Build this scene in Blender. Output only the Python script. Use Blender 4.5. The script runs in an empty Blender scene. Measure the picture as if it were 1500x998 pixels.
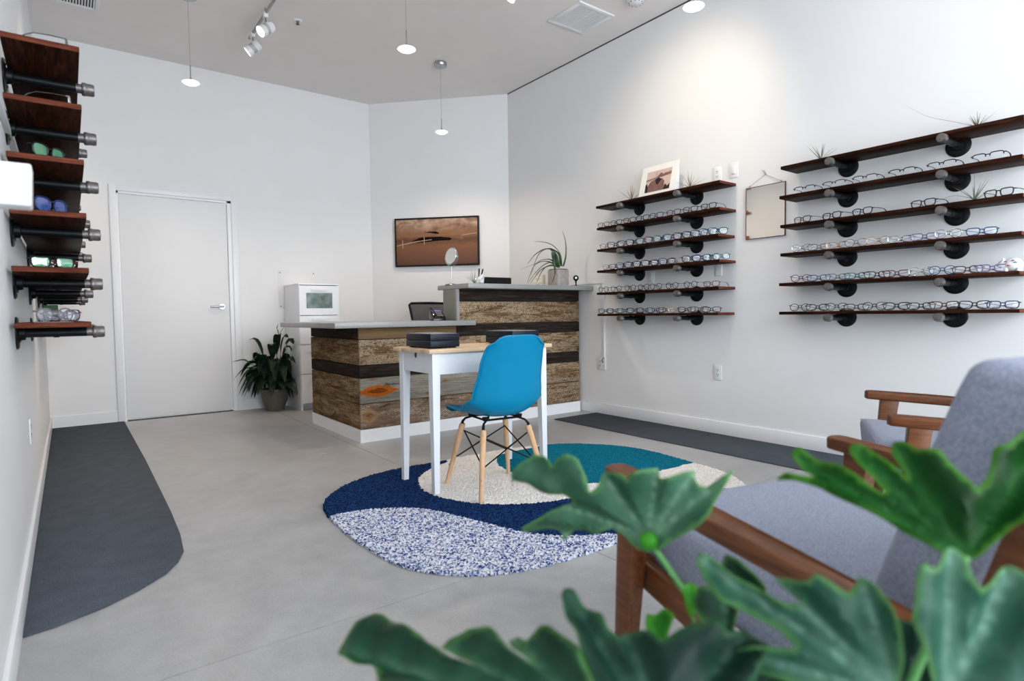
import bpy, bmesh, math, random
from mathutils import Vector, Matrix, geometry
from math import sin, cos, pi, radians, sqrt, exp
sc = bpy.context.scene
COL = sc.collection
random.seed(7)

# ---------------------------------------------------------------- camera
cam_d = bpy.data.cameras.new('camera'); cam = bpy.data.objects.new('camera', cam_d); COL.objects.link(cam)
cam_d.sensor_width = 36.0; cam_d.lens = 865.0/1500*36; cam_d.clip_start = 0.02; cam_d.clip_end = 100
yaw, pitch, roll = .6437, -.0443, -.0132
F = Vector((sin(yaw)*cos(pitch), cos(yaw)*cos(pitch), sin(pitch)))
r0 = Vector((cos(yaw), -sin(yaw), 0)); u0 = r0.cross(F)
Rr = r0*cos(roll)+u0*sin(roll); Up = u0*cos(roll)-r0*sin(roll)
M = Matrix((Rr, Up, -F)).transposed().to_4x4(); M.translation = Vector((0, 0, .96))
cam.matrix_world = M
cam_d.dof.use_dof = True; cam_d.dof.focus_distance = 4.3; cam_d.dof.aperture_fstop = 2.8
sc.camera = cam
# ---------------------------------------------------------------- world and exposure
w = bpy.data.worlds.new('overcast_sky'); sc.world = w; w.use_nodes = True
nt = w.node_tree; bg = nt.nodes['Background']
bg.inputs['Color'].default_value = (.87, .935, 1.0, 1); bg.inputs['Strength'].default_value = 4.3
sc.view_settings.view_transform = 'Standard'; sc.view_settings.look = 'None'
sc.view_settings.gamma = 1.0; sc.view_settings.use_curve_mapping = False
sc.view_settings.exposure = 0.16
# daylight enters through the storefront window behind the camera (sampling portal in its opening)
XL, XR, YB, YF, HC = -.16, 4.04, 6.6, -1.9, 3.435
def area(name, loc, sx, sy, rot, col, power, portal=False):
    l = bpy.data.lights.new(name, 'AREA'); l.shape = 'RECTANGLE'; l.size = sx; l.size_y = sy
    l.color = col; l.energy = power
    if portal: l.cycles.is_portal = True
    o = bpy.data.objects.new(name, l); COL.objects.link(o); o.location = loc; o.rotation_euler = rot
    return o
area('window_portal', (1.94, YF-.03, 1.6), 4.0, 2.9, (radians(90), 0, 0), (1, 1, 1), 1, True)
DAY = area('window_daylight', (1.94, YF-.02, 1.75), 3.9, 2.5, (radians(90), 0, 0), (.85, .93, 1.0), 125)

# ---------------------------------------------------------------- materials
def new_mat(name):
    m = bpy.data.materials.new(name); m.use_nodes = True
    return m, m.node_tree, m.node_tree.nodes['Principled BSDF']
def N(nt, typ, **kw):
    n = nt.nodes.new(typ)
    for k, v in kw.items():
        if k in n.inputs: n.inputs[k].default_value = v
        else: setattr(n, k, v)
    return n
def ramp(nt, fac, stops, interp='LINEAR'):
    n = nt.nodes.new('ShaderNodeValToRGB'); n.color_ramp.interpolation = interp
    els = n.color_ramp.elements
    while len(els) < len(stops): els.new(.5)
    for e, (p, c) in zip(els, stops): e.position = p; e.color = (*c, 1)
    nt.links.new(fac, n.inputs['Fac']); return n.outputs['Color']
def coords(nt, scale=(1, 1, 1), kind='Object', loc=(0, 0, 0)):
    tc = nt.nodes.new('ShaderNodeTexCoord'); mp = nt.nodes.new('ShaderNodeMapping')
    mp.inputs['Scale'].default_value = scale; mp.inputs['Location'].default_value = loc
    nt.links.new(tc.outputs[kind], mp.inputs['Vector']); return mp.outputs['Vector']
def noise(nt, vec, scale, detail=4, rough=.55, dist=0):
    n = N(nt, 'ShaderNodeTexNoise', Scale=scale, Detail=detail, Roughness=rough, Distortion=dist)
    nt.links.new(vec, n.inputs['Vector']); return n.outputs['Fac']
def bump(nt, b, h, strength=.3, dist=.01):
    n = N(nt, 'ShaderNodeBump', Strength=strength, Distance=dist)
    nt.links.new(h, n.inputs['Height']); nt.links.new(n.outputs['Normal'], b.inputs['Normal'])
def mix(nt, fac, a, b, mode='MIX'):
    n = nt.nodes.new('ShaderNodeMix'); n.data_type = 'RGBA'; n.blend_type = mode
    for i, v in ((0, fac), (6, a), (7, b)):
        if hasattr(v, 'is_linked'): nt.links.new(v, n.inputs[i])
        elif i == 0: n.inputs[0].default_value = v
        else: n.inputs[i].default_value = (*v, 1)
    return n.outputs[2]
def math_(nt, op, a, b=0, c=None):
    n = nt.nodes.new('ShaderNodeMath'); n.operation = op
    for i, v in enumerate((a, b, c)):
        if v is None: continue
        if hasattr(v, 'is_linked'): nt.links.new(v, n.inputs[i])
        else: n.inputs[i].default_value = v
    return n.outputs[0]

def plain(name, col, rough=.5, metal=0, var=.04, scale=30, bmp=0, spec=None, emit=None, es=0, coat=0):
    m, nt, b = new_mat(name); v = coords(nt); f = noise(nt, v, scale)
    lo = tuple(max(0, c*(1-var)) for c in col); hi = tuple(min(1, c*(1+var)) for c in col)
    nt.links.new(ramp(nt, f, [(.3, lo), (.7, hi)]), b.inputs['Base Color'])
    b.inputs['Roughness'].default_value = rough; b.inputs['Metallic'].default_value = metal
    if spec is not None: b.inputs['Specular IOR Level'].default_value = spec
    if coat: b.inputs['Coat Weight'].default_value = coat
    if bmp: bump(nt, b, f, bmp, .002)
    if emit: b.inputs['Emission Color'].default_value = (*emit, 1); b.inputs['Emission Strength'].default_value = es
    return m
MAT = {}
MAT['wall'] = plain('wall_paint', (.80, .80, .805), .55, var=.01, scale=3, bmp=.05)
MAT['ceiling'] = plain('ceiling_paint', (.82, .785, .775), .85, var=.015, scale=4, bmp=.05)
MAT['trim'] = plain('trim_paint', (.83, .84, .86), .35, var=.01)
MAT['door'] = plain('door_paint', (.82, .825, .835), .55, var=.01, scale=3)
MAT['white'] = plain('white_lacquer', (.82, .84, .87), .3, var=.01)
MAT['tablewhite'] = plain('table_white_paint', (.74, .765, .81), .35, var=.02)
MAT['plastic'] = plain('white_plastic', (.80, .81, .82), .35, var=.01)
MAT['gap'] = plain('dark_reveal', (.05, .048, .045), .8)
MAT['blackmetal'] = plain('black_iron_pipe', (.006, .008, .009), .42, .3, var=.3, scale=60, spec=.3)
MAT['cap'] = plain('galvanised_cap', (.17, .155, .15), .42, .75, var=.25, scale=120, bmp=.2)
MAT['chrome'] = plain('brushed_chrome', (.42, .43, .45), .24, 1, var=.02)
MAT['black'] = plain('black_plastic', (.007, .007, .008), .45, spec=.2)
MAT['blackgloss'] = plain('glossy_black_plastic', (.008, .009, .012), .12)
MAT['navybox'] = plain('black_grained_leather', (.004, .009, .018), .4, var=.5, scale=300, bmp=.4, spec=.25)
MAT['cream'] = plain('cream_card', (.72, .64, .54), .8)
MAT['greenbox'] = plain('dark_green_card', (.01, .07, .012), .6)
MAT['copper'] = plain('copper_clip', (.36, .13, .075), .4, .6)
MAT['string'] = plain('hemp_string', (.45, .27, .17), .9)
MAT['red'] = plain('red_mark', (.55, .05, .06), .6)
MAT['purple'] = plain('purple_mark', (.16, .10, .35), .6)
MAT['inkgrey'] = plain('grey_print', (.25, .22, .20), .8)
MAT['slot'] = plain('outlet_slot', (.10, .09, .10), .6)
MAT['soil'] = plain('potting_soil', (.03, .02, .015), 1, var=.5, scale=80, bmp=.6)
MAT['countergrey'] = plain('grey_solid_surface', (.285, .29, .285), .33, var=.05, scale=8)
MAT['panelgrey'] = plain('grey_end_panel', (.20, .20, .175), .5, var=.04, scale=6)
MAT['trimcounter'] = MAT['trim']
MAT['pale_gasket'] = plain('hinge_shadow_grey', (.35, .35, .37), .6)

def glass_mat(name, tint=(1, 1, 1), refl=.10, rough=.02, white=.0, dcol=(.85, .88, .95)):
    m = bpy.data.materials.new(name); m.use_nodes = True; nt = m.node_tree; nt.nodes.clear()
    o = nt.nodes.new('ShaderNodeOutputMaterial'); t = N(nt, 'ShaderNodeBsdfTransparent'); g = N(nt, 'ShaderNodeBsdfGlossy', Roughness=rough)
    t.inputs['Color'].default_value = (*tint, 1)
    fr = N(nt, 'ShaderNodeFresnel', IOR=1.5); f = math_(nt, 'MULTIPLY_ADD', fr.outputs[0], .5, refl)
    mx = nt.nodes.new('ShaderNodeMixShader'); nt.links.new(f, mx.inputs[0]); nt.links.new(t.outputs[0], mx.inputs[1]); nt.links.new(g.outputs[0], mx.inputs[2])
    out = mx.outputs[0]
    if white:
        d = N(nt, 'ShaderNodeBsdfDiffuse'); d.inputs['Color'].default_value = (*dcol, 1)
        m2 = nt.nodes.new('ShaderNodeMixShader'); m2.inputs[0].default_value = white
        nt.links.new(out, m2.inputs[1]); nt.links.new(d.outputs[0], m2.inputs[2]); out = m2.outputs[0]
    nt.links.new(out, o.inputs['Surface']); return m
MAT['windowglass'] = glass_mat('window_glass', (1, 1, 1), .0)
MAT['lens'] = glass_mat('demo_lens', (.93, .95, .97), .035, .08, white=.13)  # the white share of the lenses paints in their whitish reflections
MAT['lensclear'] = glass_mat('clear_lens', (.95, .96, .97), .03, .05, white=.08)
MAT['lensdark'] = glass_mat('tinted_lens', (.45, .50, .52), .15, .05, white=.12)
MAT['lensgreen'] = glass_mat('green_coated_lens', (.25, .8, .42), .18, .05, white=.22, dcol=(.10, .75, .38))  # green and blue diffuse shares paint in the coating's coloured reflections
MAT['lensblue'] = glass_mat('blue_coated_lens', (.25, .35, .95), .18, .05, white=.22, dcol=(.12, .26, .95))
def mirror_mat():
    m, nt, b = new_mat('mirror_silver'); v = coords(nt); f = noise(nt, v, 4)
    nt.links.new(ramp(nt, f, [(0, (.80, .79, .77)), (1, (.84, .83, .81))]), b.inputs['Base Color'])
    b.inputs['Metallic'].default_value = 1; b.inputs['Roughness'].default_value = .12
    return m
MAT['mirror'] = mirror_mat()
def frosted():
    m, nt, b = new_mat('cabinet_frosted_glass'); v = coords(nt, (1, 1, 1)); f = noise(nt, v, 14, 5)
    c = ramp(nt, f, [(.35, (.10, .16, .14)), (.55, (.20, .27, .25)), (.75, (.34, .40, .39))])
    nt.links.new(c, b.inputs['Base Color']); b.inputs['Roughness'].default_value = .08; b.inputs['Coat Weight'].default_value = .5
    return m
MAT['frosted'] = frosted()

def concrete():
    m, nt, b = new_mat('polished_concrete'); v = coords(nt)
    big = noise(nt, v, .9, 5, .6, .6); mid = noise(nt, v, 7, 6, .65); fine = noise(nt, v, 160, 3)
    c1 = ramp(nt, big, [(.25, (.265, .262, .257)), (.75, (.45, .452, .46))])
    c2 = mix(nt, .28, c1, ramp(nt, mid, [(.3, (.22, .218, .214)), (.7, (.60, .60, .60))]))
    c3 = mix(nt, .12, c2, ramp(nt, fine, [(.35, (.1, .1, .1)), (.65, (.6, .6, .6))]))
    vo = N(nt, 'ShaderNodeTexVoronoi', Scale=1.9, Randomness=1.0); mp = coords(nt, (1, .8, 1)); nt.links.new(mp, vo.inputs['Vector'])
    spot = math_(nt, 'LESS_THAN', vo.outputs['Distance'], .045)
    gate = math_(nt, 'GREATER_THAN', noise(nt, v, 1.3, 1), .52)
    sp = math_(nt, 'MULTIPLY', math_(nt, 'MULTIPLY', spot, gate), .55)
    c4 = mix(nt, sp, c3, (.62, .62, .61))
    nt.links.new(c4, b.inputs['Base Color'])
    nt.links.new(math_(nt, 'MULTIPLY_ADD', mid, .22, .27), b.inputs['Roughness'])
    bump(nt, b, fine, .06, .001); return m
MAT['concrete'] = concrete()
def carpet():
    m, nt, b = new_mat('charcoal_mat_felt'); v = coords(nt)
    f = noise(nt, v, 260, 3, .8); g = noise(nt, v, 9, 4)
    c = mix(nt, .35, ramp(nt, f, [(.3, (.016, .020, .027)), (.7, (.17, .19, .225))]), ramp(nt, g, [(.3, (.035, .042, .054)), (.7, (.085, .097, .118))]))
    nt.links.new(c, b.inputs['Base Color']); b.inputs['Roughness'].default_value = 1; b.inputs['Specular IOR Level'].default_value = .1
    bump(nt, b, f, .8, .003); return m
MAT['mat'] = carpet()
def pile(name, stops, scale):
    m, nt, b = new_mat(name); v = coords(nt)
    vo = N(nt, 'ShaderNodeTexVoronoi', Scale=scale); nt.links.new(v, vo.inputs['Vector'])
    sx = nt.nodes.new('ShaderNodeSeparateColor'); nt.links.new(vo.outputs['Color'], sx.inputs[0])
    f = math_(nt, 'ADD', math_(nt, 'MULTIPLY', sx.outputs[0], .7), math_(nt, 'MULTIPLY', noise(nt, v, 60, 2), .3))
    nt.links.new(ramp(nt, f, stops, 'CONSTANT'), b.inputs['Base Color'])
    b.inputs['Roughness'].default_value = 1; b.inputs['Specular IOR Level'].default_value = .05
    return m
MAT['pile_fleck'] = pile('white_and_navy_fleck_pile', [(0, (.015, .045, .17)), (.33, (.15, .20, .38)), (.44, (.52, .54, .62)), (.64, (.70, .70, .74))], 150)
MAT['pile_navy'] = pile('navy_pile', [(0, (.004, .010, .035)), (.35, (.006, .020, .075)), (.62, (.012, .045, .14))], 160)
MAT['pile_cream'] = pile('cream_pile', [(0, (.60, .56, .52)), (.3, (.70, .665, .62)), (.6, (.77, .735, .70))], 160)
MAT['pile_teal'] = pile('teal_pile', [(0, (.002, .095, .15)), (.35, (.003, .13, .20)), (.6, (.008, .165, .245))], 180)

def wood(name, cols, axis=0, scale=6, stretch=12, rough=.45, bmp=.15, peel=None, coat=0, knots=()):
    m, nt, b = new_mat(name)
    s = [stretch]*3; s[axis] = 1.0
    oi = nt.nodes.new('ShaderNodeObjectInfo'); v = coords(nt, tuple(s)); add = nt.nodes.new('ShaderNodeVectorMath'); add.operation = 'ADD'
    rnd = nt.nodes.new('ShaderNodeVectorMath'); rnd.operation = 'SCALE'; comb = nt.nodes.new('ShaderNodeCombineXYZ')
    for i in range(3): nt.links.new(oi.outputs['Random'], comb.inputs[i])
    nt.links.new(comb.outputs[0], rnd.inputs[0]); rnd.inputs[3].default_value = 37.0
    nt.links.new(v, add.inputs[0]); nt.links.new(rnd.outputs[0], add.inputs[1])
    f = noise(nt, add.outputs[0], scale, 6, .62, .8)
    c = ramp(nt, f, [(.28, cols[0]), (.5, cols[1]), (.72, cols[2])])
    if peel:
        v2 = coords(nt, (1, 1, 1)); a2 = nt.nodes.new('ShaderNodeVectorMath'); a2.operation = 'ADD'
        nt.links.new(v2, a2.inputs[0]); nt.links.new(rnd.outputs[0], a2.inputs[1])
        mp = nt.nodes.new('ShaderNodeMapping'); nt.links.new(a2.outputs[0], mp.inputs['Vector']); mp.inputs['Scale'].default_value = tuple(.33 if q == axis else 1.5 for q in range(3))
        p1 = noise(nt, mp.outputs[0], 9, 4, .65, .5); p2 = noise(nt, mp.outputs[0], 95, 4, .7, .2)
        mp3 = nt.nodes.new('ShaderNodeMapping'); nt.links.new(a2.outputs[0], mp3.inputs['Vector']); mp3.inputs['Scale'].default_value = (150, 150, 90)
        br = N(nt, 'ShaderNodeTexVoronoi', Scale=1.0, feature='DISTANCE_TO_EDGE'); nt.links.new(mp3.outputs[0], br.inputs['Vector'])
        crack = math_(nt, 'GREATER_THAN', br.outputs['Distance'], .12)
        amt = math_(nt, 'ADD', math_(nt, 'MULTIPLY', p1, 1.0), math_(nt, 'MULTIPLY', p2, .85))
        k = math_(nt, 'MULTIPLY', math_(nt, 'GREATER_THAN', amt, peel[1]), crack)
        c = mix(nt, math_(nt, 'MULTIPLY', k, peel[2]), c, peel[0])
        st = noise(nt, mp.outputs[0], 6, 5, .7, 1.2)
        dk = math_(nt, 'GREATER_THAN', math_(nt, 'ADD', st, math_(nt, 'MULTIPLY', p2, .35)), .80)
        c = mix(nt, math_(nt, 'MULTIPLY', dk, .75), c, (.045, .030, .015))
        bump(nt, b, k, .35, .002)
    elif bmp: bump(nt, b, f, bmp, .002)
    for (kx, kz, rx, rz, inner, outer, amt) in knots:
        tc = nt.nodes.new('ShaderNodeTexCoord'); sp = nt.nodes.new('ShaderNodeSeparateXYZ'); nt.links.new(tc.outputs['Object'], sp.inputs[0])
        wob = math_(nt, 'MULTIPLY', math_(nt, 'SUBTRACT', noise(nt, tc.outputs['Object'], 22, 3), .5), .45)
        dx = math_(nt, 'DIVIDE', math_(nt, 'SUBTRACT', sp.outputs[0], kx), rx); dz = math_(nt, 'DIVIDE', math_(nt, 'SUBTRACT', sp.outputs[2], kz), rz)
        d = math_(nt, 'SQRT', math_(nt, 'ADD', math_(nt, 'MULTIPLY', dx, dx), math_(nt, 'MULTIPLY', dz, dz)))
        d = math_(nt, 'ADD', math_(nt, 'MULTIPLY', d, .45), math_(nt, 'MULTIPLY', math_(nt, 'ADD', math_(nt, 'ABSOLUTE', dx), math_(nt, 'ABSOLUTE', dz)), .55))
        d = math_(nt, 'ADD', d, wob)
        kc = ramp(nt, d, [(0, (.004, .003, .002)), (.10, (.008, .004, .003)), (.16, inner), (.42, tuple(q*.6 for q in inner)), (.5, outer), (.85, outer), (1.0, tuple(q*1.1 for q in outer))])
        msk = math_(nt, 'MULTIPLY', math_(nt, 'MINIMUM', math_(nt, 'MAXIMUM', math_(nt, 'MULTIPLY', math_(nt, 'SUBTRACT', 1.05, d), 5), 0), 1), amt)
        kc = mix(nt, .45, kc, ramp(nt, f, [(.3, (.06, .02, .008)), (.7, tuple(min(1, q*1.3) for q in outer))]), 'MIX')
        c = mix(nt, msk, c, kc)
    nt.links.new(c, b.inputs['Base Color']); b.inputs['Roughness'].default_value = rough
    b.inputs['Specular IOR Level'].default_value = .02 if not coat else .30
    if coat: b.inputs['Coat Weight'].default_value = coat; b.inputs['Coat Roughness'].default_value = .25
    return m
BR = [(.042, .023, .011), (.16, .090, .045), (.33, .21, .12)]
MAT['peel'] = wood('barn_board_peeling_paint', BR, 0, 4, 22, .85, peel=((.60, .50, .35), .90, .8), knots=())
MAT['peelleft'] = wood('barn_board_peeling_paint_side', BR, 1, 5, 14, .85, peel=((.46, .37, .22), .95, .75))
MAT['peelbottom'] = wood('barn_board_bottom_row', [(.11, .07, .045), (.20, .13, .085), (.29, .21, .15)], 0, 5, 14, .85, peel=((.56, .50, .44), .95, .75), knots=((.058, .20, .10, .07, (.34, .17, .07), (.42, .26, .14), .75),))
MAT['knotty'] = wood('grey_barn_board_with_knots', [(.14, .125, .10), (.25, .225, .185), (.36, .33, .28)], 0, 5, 16, .85, peel=((.46, .43, .37), 1.0, .5),
    knots=((.145, .385, .19, .050, (.12, .022, .008), (.50, .13, .018), 1.0), (.58, .33, .06, .03, (.22, .10, .04), (.36, .25, .14), .8), (.74, .42, .04, .02, (.20, .10, .04), (.30, .2, .1), .7), (.10, .478, .05, .012, (.25, .08, .04), (.3, .16, .1), .8)))
MAT['darkboard'] = wood('charred_dark_board', [(.012, .009, .007), (.028, .021, .017), (.065, .053, .045)], 0, 5, 16, .7, .3)
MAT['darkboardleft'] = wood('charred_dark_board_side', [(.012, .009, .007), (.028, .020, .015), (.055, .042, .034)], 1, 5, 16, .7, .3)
MAT['tanboard'] = wood('plain_tan_board', [(.17, .10, .05), (.22, .14, .075), (.27, .18, .10)], 0, 5, 16, .7, .1)
MAT['shelfwood'] = wood('dark_walnut_stain', [(.008, .003, .002), (.022, .0075, .004), (.050, .017, .0085)], 1, 5, 14, .42, .1)
MAT['shelfend'] = wood('reddish_end_grain', [(.07, .018, .011), (.12, .034, .020), (.19, .060, .036)], 0, 8, 10, .5, .1)
MAT['pine'] = wood('pale_pine', [(.56, .38, .24), (.66, .47, .31), (.74, .56, .40)], 0, 4, 10, .5, .05)
MAT['beech'] = wood('beech_dowel', [(.55, .33, .18), (.66, .42, .25), (.74, .51, .33)], 2, 4, 8, .42, .03)
MAT['walnut'] = wood('chair_walnut', [(.055, .016, .004), (.115, .036, .009), (.18, .060, .017)], 1, 6, 12, .42, .03, coat=.08)

def fabric(name, lo, hi):
    m, nt, b = new_mat(name); v = coords(nt, (1, 1, .8))
    vo = N(nt, 'ShaderNodeTexVoronoi', Scale=300, Randomness=1.0); nt.links.new(v, vo.inputs['Vector'])
    f = math_(nt, 'MULTIPLY_ADD', vo.outputs['Distance'], -.9, .95)
    f = math_(nt, 'ADD', math_(nt, 'MULTIPLY', f, .8), math_(nt, 'MULTIPLY', noise(nt, v, 500, 2), .2))
    nt.links.new(ramp(nt, f, [(.35, lo), (.85, hi)]), b.inputs['Base Color'])
    b.inputs['Roughness'].default_value = .95; b.inputs['Specular IOR Level'].default_value = .1; b.inputs['Sheen Weight'].default_value = .08
    bump(nt, b, f, .5, .002); return m
MAT['fabric'] = fabric('blue_grey_tweed', (.20, .22, .29), (.35, .375, .46))
MAT['blue'] = plain('turquoise_blue_plastic', (.0, .20, .37), .42, var=.02, scale=3, spec=.22)
MAT['spath'] = plain('spathe_white', (.7, .72, .62), .6)
def leafmat(name, dark, mid, light, rough=.35, edge=None, trans=.15):
    m, nt, b = new_mat(name); v = coords(nt); f = noise(nt, v, 17, 3, .55, .4)
    c = ramp(nt, f, [(.33, dark), (.5, mid), (.66, light)])
    if edge:
        at = nt.nodes.new('ShaderNodeAttribute'); at.attribute_name = 'edge'
        ar = nt.nodes.new('ShaderNodeAttribute'); ar.attribute_name = 'ribd'
        c = mix(nt, .72, c, ramp(nt, ar.outputs['Fac'], [(0, light), (.35, mid), (.9, dark)]))  # pale highlight streaks and fold shading painted by distance from the veins
        c = mix(nt, at.outputs['Fac'], c, edge)
        av = nt.nodes.new('ShaderNodeAttribute'); av.attribute_name = 'vein'
        c = mix(nt, math_(nt, 'MULTIPLY', av.outputs['Fac'], .55), c, tuple(min(1, q*1.5+.03) for q in light))
    nt.links.new(c, b.inputs['Base Color']); b.inputs['Roughness'].default_value = rough
    b.inputs['Specular IOR Level'].default_value = .16
    # thin leaf: part of the light passes through
    tr = N(nt, 'ShaderNodeBsdfTranslucent'); nt.links.new(c, tr.inputs['Color'])
    mx = nt.nodes.new('ShaderNodeMixShader'); mx.inputs[0].default_value = trans
    out = nt.nodes['Material Output']
    nt.links.new(b.outputs[0], mx.inputs[1]); nt.links.new(tr.outputs[0], mx.inputs[2]); nt.links.new(mx.outputs[0], out.inputs['Surface'])
    return m
MAT['lily'] = leafmat('peace_lily_leaf', (.004, .012, .007), (.007, .020, .011), (.014, .035, .018), .32, trans=.05)
MAT['lilylight'] = leafmat('young_peace_lily_leaf', (.06, .16, .03), (.10, .24, .06), (.14, .30, .08), .4)
MAT['philo'] = leafmat('philodendron_leaf', (.002, .020, .009), (.010, .052, .026), (.040, .115, .062), .45, edge=(.07, .20, .04), trans=.08)
MAT['philogrey'] = leafmat('philodendron_grey_green_leaf', (.012, .058, .030), (.048, .135, .080), (.13, .25, .165), .5, edge=(.09, .24, .06), trans=.08)
MAT['philobright'] = leafmat('philodendron_bright_leaf', (.001, .022, .002), (.002, .050, .004), (.006, .085, .008), .45, edge=(.06, .22, .012), trans=.18)
MAT['philoblue'] = leafmat('philodendron_bluish_leaf', (.004, .038, .022), (.020, .085, .052), (.11, .22, .165), .42, edge=(.08, .22, .05), trans=.08)
MAT['philodark'] = leafmat('philodendron_dark_leaf', (.001, .012, .007), (.003, .022, .013), (.009, .042, .025), .45, edge=(.02, .09, .03), trans=.05)  # dark leaf green, also painting the shade inside the plant
MAT['newgreen'] = leafmat('philodendron_new_leaf', (.006, .10, .003), (.015, .17, .008), (.05, .27, .02), .45, edge=(.08, .3, .02), trans=.2)
MAT['stem'] = plain('green_stem', (.06, .22, .05), .5, var=.2)
MAT['airleaf'] = leafmat('air_plant_leaf', (.13, .17, .10), (.22, .27, .19), (.36, .38, .30), .7)
MAT['airtip'] = leafmat('air_plant_rusty_leaf', (.22, .13, .06), (.32, .20, .10), (.42, .30, .18), .7)
MAT['strap'] = leafmat('counter_plant_leaf', (.035, .075, .045), (.065, .12, .075), (.13, .21, .13), .5)
MAT['strapnew'] = leafmat('counter_plant_inner_leaf', (.06, .22, .03), (.10, .32, .04), (.2, .42, .1), .5)
MAT['pot'] = plain('taupe_pot', (.115, .10, .082), .6, var=.08)
MAT['cube'] = plain('concrete_cube', (.36, .33, .31), .85, var=.15, scale=25, bmp=.2)

def glow(name, col, strength):
    m, nt, b = new_mat(name); b.inputs['Base Color'].default_value = (.9, .9, .9, 1)
    b.inputs['Emission Color'].default_value = (*col, 1); b.inputs['Emission Strength'].default_value = strength; b.inputs['Roughness'].default_value = .3
    return m
MAT['glow'] = glow('lamp_diffuser', (1.0, .90, .78), 7.0)
MAT['glowring'] = glow('lamp_glass_ring', (1.0, .86, .70), .75)

# ---------------------------------------------------------------- mesh building
class B:
    def __init__(s): s.v = []; s.f = []; s.mi = []; s.m = 0
    def add(s, vs, fs):
        o = len(s.v); s.v += [tuple(p) for p in vs]; s.f += [tuple(i+o for i in f) for f in fs]; s.mi += [s.m]*len(fs); return s
    def box(s, a, b):
        x0, y0, z0 = [min(p, q) for p, q in zip(a, b)]; x1, y1, z1 = [max(p, q) for p, q in zip(a, b)]
        return s.add([(x0, y0, z0), (x1, y0, z0), (x1, y1, z0), (x0, y1, z0), (x0, y0, z1), (x1, y0, z1), (x1, y1, z1), (x0, y1, z1)],
                     [(0, 3, 2, 1), (4, 5, 6, 7), (0, 1, 5, 4), (1, 2, 6, 5), (2, 3, 7, 6), (3, 0, 4, 7)])
    def hexa(s, bot, top):       # two quads (4 points each), same winding
        return s.add(list(bot)+list(top), [(0, 3, 2, 1), (4, 5, 6, 7), (0, 1, 5, 4), (1, 2, 6, 5), (2, 3, 7, 6), (3, 0, 4, 7)])
    def tube(s, pts, r, n=8, closed=False, flat=None):
        pts = [Vector(p) for p in pts]; L = len(pts); rs = r if isinstance(r, (list, tuple)) else [r]*L
        vs = []; up = Vector((0, 0, 1)); prev = None
        for i, p in enumerate(pts):
            if closed: t = pts[(i+1) % L]-pts[i-1]
            else: t = pts[min(i+1, L-1)]-pts[max(i-1, 0)]
            t.normalize()
            if prev is None:
                a = t.cross(up)
                if a.length < .05: a = t.cross(Vector((1, 0, 0)))
            else:
                a = prev-t*prev.dot(t)
                if a.length < 1e-6: a = t.cross(Vector((.3, .5, .8)))
            a.normalize(); prev = a; b = t.cross(a)
            for k in range(n):
                an = 2*pi*k/n; vs.append(p+a*cos(an)*rs[i]+b*sin(an)*rs[i]*(flat or 1))
        fs = []
        for i in range(L if closed else L-1):
            j = (i+1) % L
            for k in range(n): fs.append((i*n+k, i*n+(k+1) % n, j*n+(k+1) % n, j*n+k))
        if not closed: fs += [tuple(range(n))[::-1], tuple((L-1)*n+k for k in range(n))]
        return s.add(vs, fs)
    def lathe(s, prof, n=24, c=(0, 0, 0), axis='z', cap=True):
        vs = []
        for (r, h) in prof:
            for k in range(n):
                a = 2*pi*k/n; x, y = r*cos(a), r*sin(a)
                p = {'z': (x, y, h), 'x': (h, x, y), 'y': (y, h, x)}[axis]
                vs.append((p[0]+c[0], p[1]+c[1], p[2]+c[2]))
        fs = []
        for i in range(len(prof)-1):
            for k in range(n): fs.append((i*n+k, i*n+(k+1) % n, (i+1)*n+(k+1) % n, (i+1)*n+k))
        if cap:
            if prof[0][0] > 1e-5: fs.append(tuple(range(n))[::-1])
            if prof[-1][0] > 1e-5: fs.append(tuple((len(prof)-1)*n+k for k in range(n)))
        return s.add(vs, fs)
    def prism(s, poly, z0, z1):
        n = len(poly); vs = [(x, y, z0) for x, y in poly]+[(x, y, z1) for x, y in poly]
        return s.add(vs, [tuple(range(n))[::-1], tuple(range(n, 2*n))]+[(i, (i+1) % n, n+(i+1) % n, n+i) for i in range(n)])
    def obj(s, name, mat, parent=None, loc=None, bevel=0, smooth=False, seg=2, subsurf=0, rot=None):
        me = bpy.data.meshes.new(name); me.from_pydata(s.v, [], s.f)
        for m in (mat if isinstance(mat, (list, tuple)) else [mat]): me.materials.append(MAT[m] if isinstance(m, str) else m)
        me.polygons.foreach_set('material_index', s.mi)
        bm = bmesh.new(); bm.from_mesh(me)
        bmesh.ops.recalc_face_normals(bm, faces=bm.faces)
        if bevel:
            es = [e for e in bm.edges if len(e.link_faces) == 2 and e.calc_face_angle(0) > .6]
            bmesh.ops.bevel(bm, geom=es, offset=bevel, segments=seg, affect='EDGES', clamp_overlap=True, profile=.5)
        bm.to_mesh(me); bm.free()
        if smooth or bevel:
            me.polygons.foreach_set('use_smooth', [True]*len(me.polygons))
            me.set_sharp_from_angle(angle=radians(45 if not bevel else 50))
        o = bpy.data.objects.new(name, me); COL.objects.link(o)
        if parent: o.parent = parent
        if loc is not None: o.location = loc
        if rot: o.rotation_euler = rot
        if subsurf:
            md = o.modifiers.new('subdivision', 'SUBSURF'); md.levels = subsurf; md.render_levels = subsurf
        return o
def tag(o, label=None, cat=None, group=None, kind=None):
    if label: o['label'] = label
    if cat: o['category'] = cat
    if group: o['group'] = group
    if kind: o['kind'] = kind
    return o
def thing(name, label, cat, loc=(0, 0, 0), rotz=0, group=None):
    o = bpy.data.objects.new(name, None); COL.objects.link(o); o.empty_display_size = .05
    o.location = loc; o.rotation_euler = (0, 0, rotz); return tag(o, label, cat, group)
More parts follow.
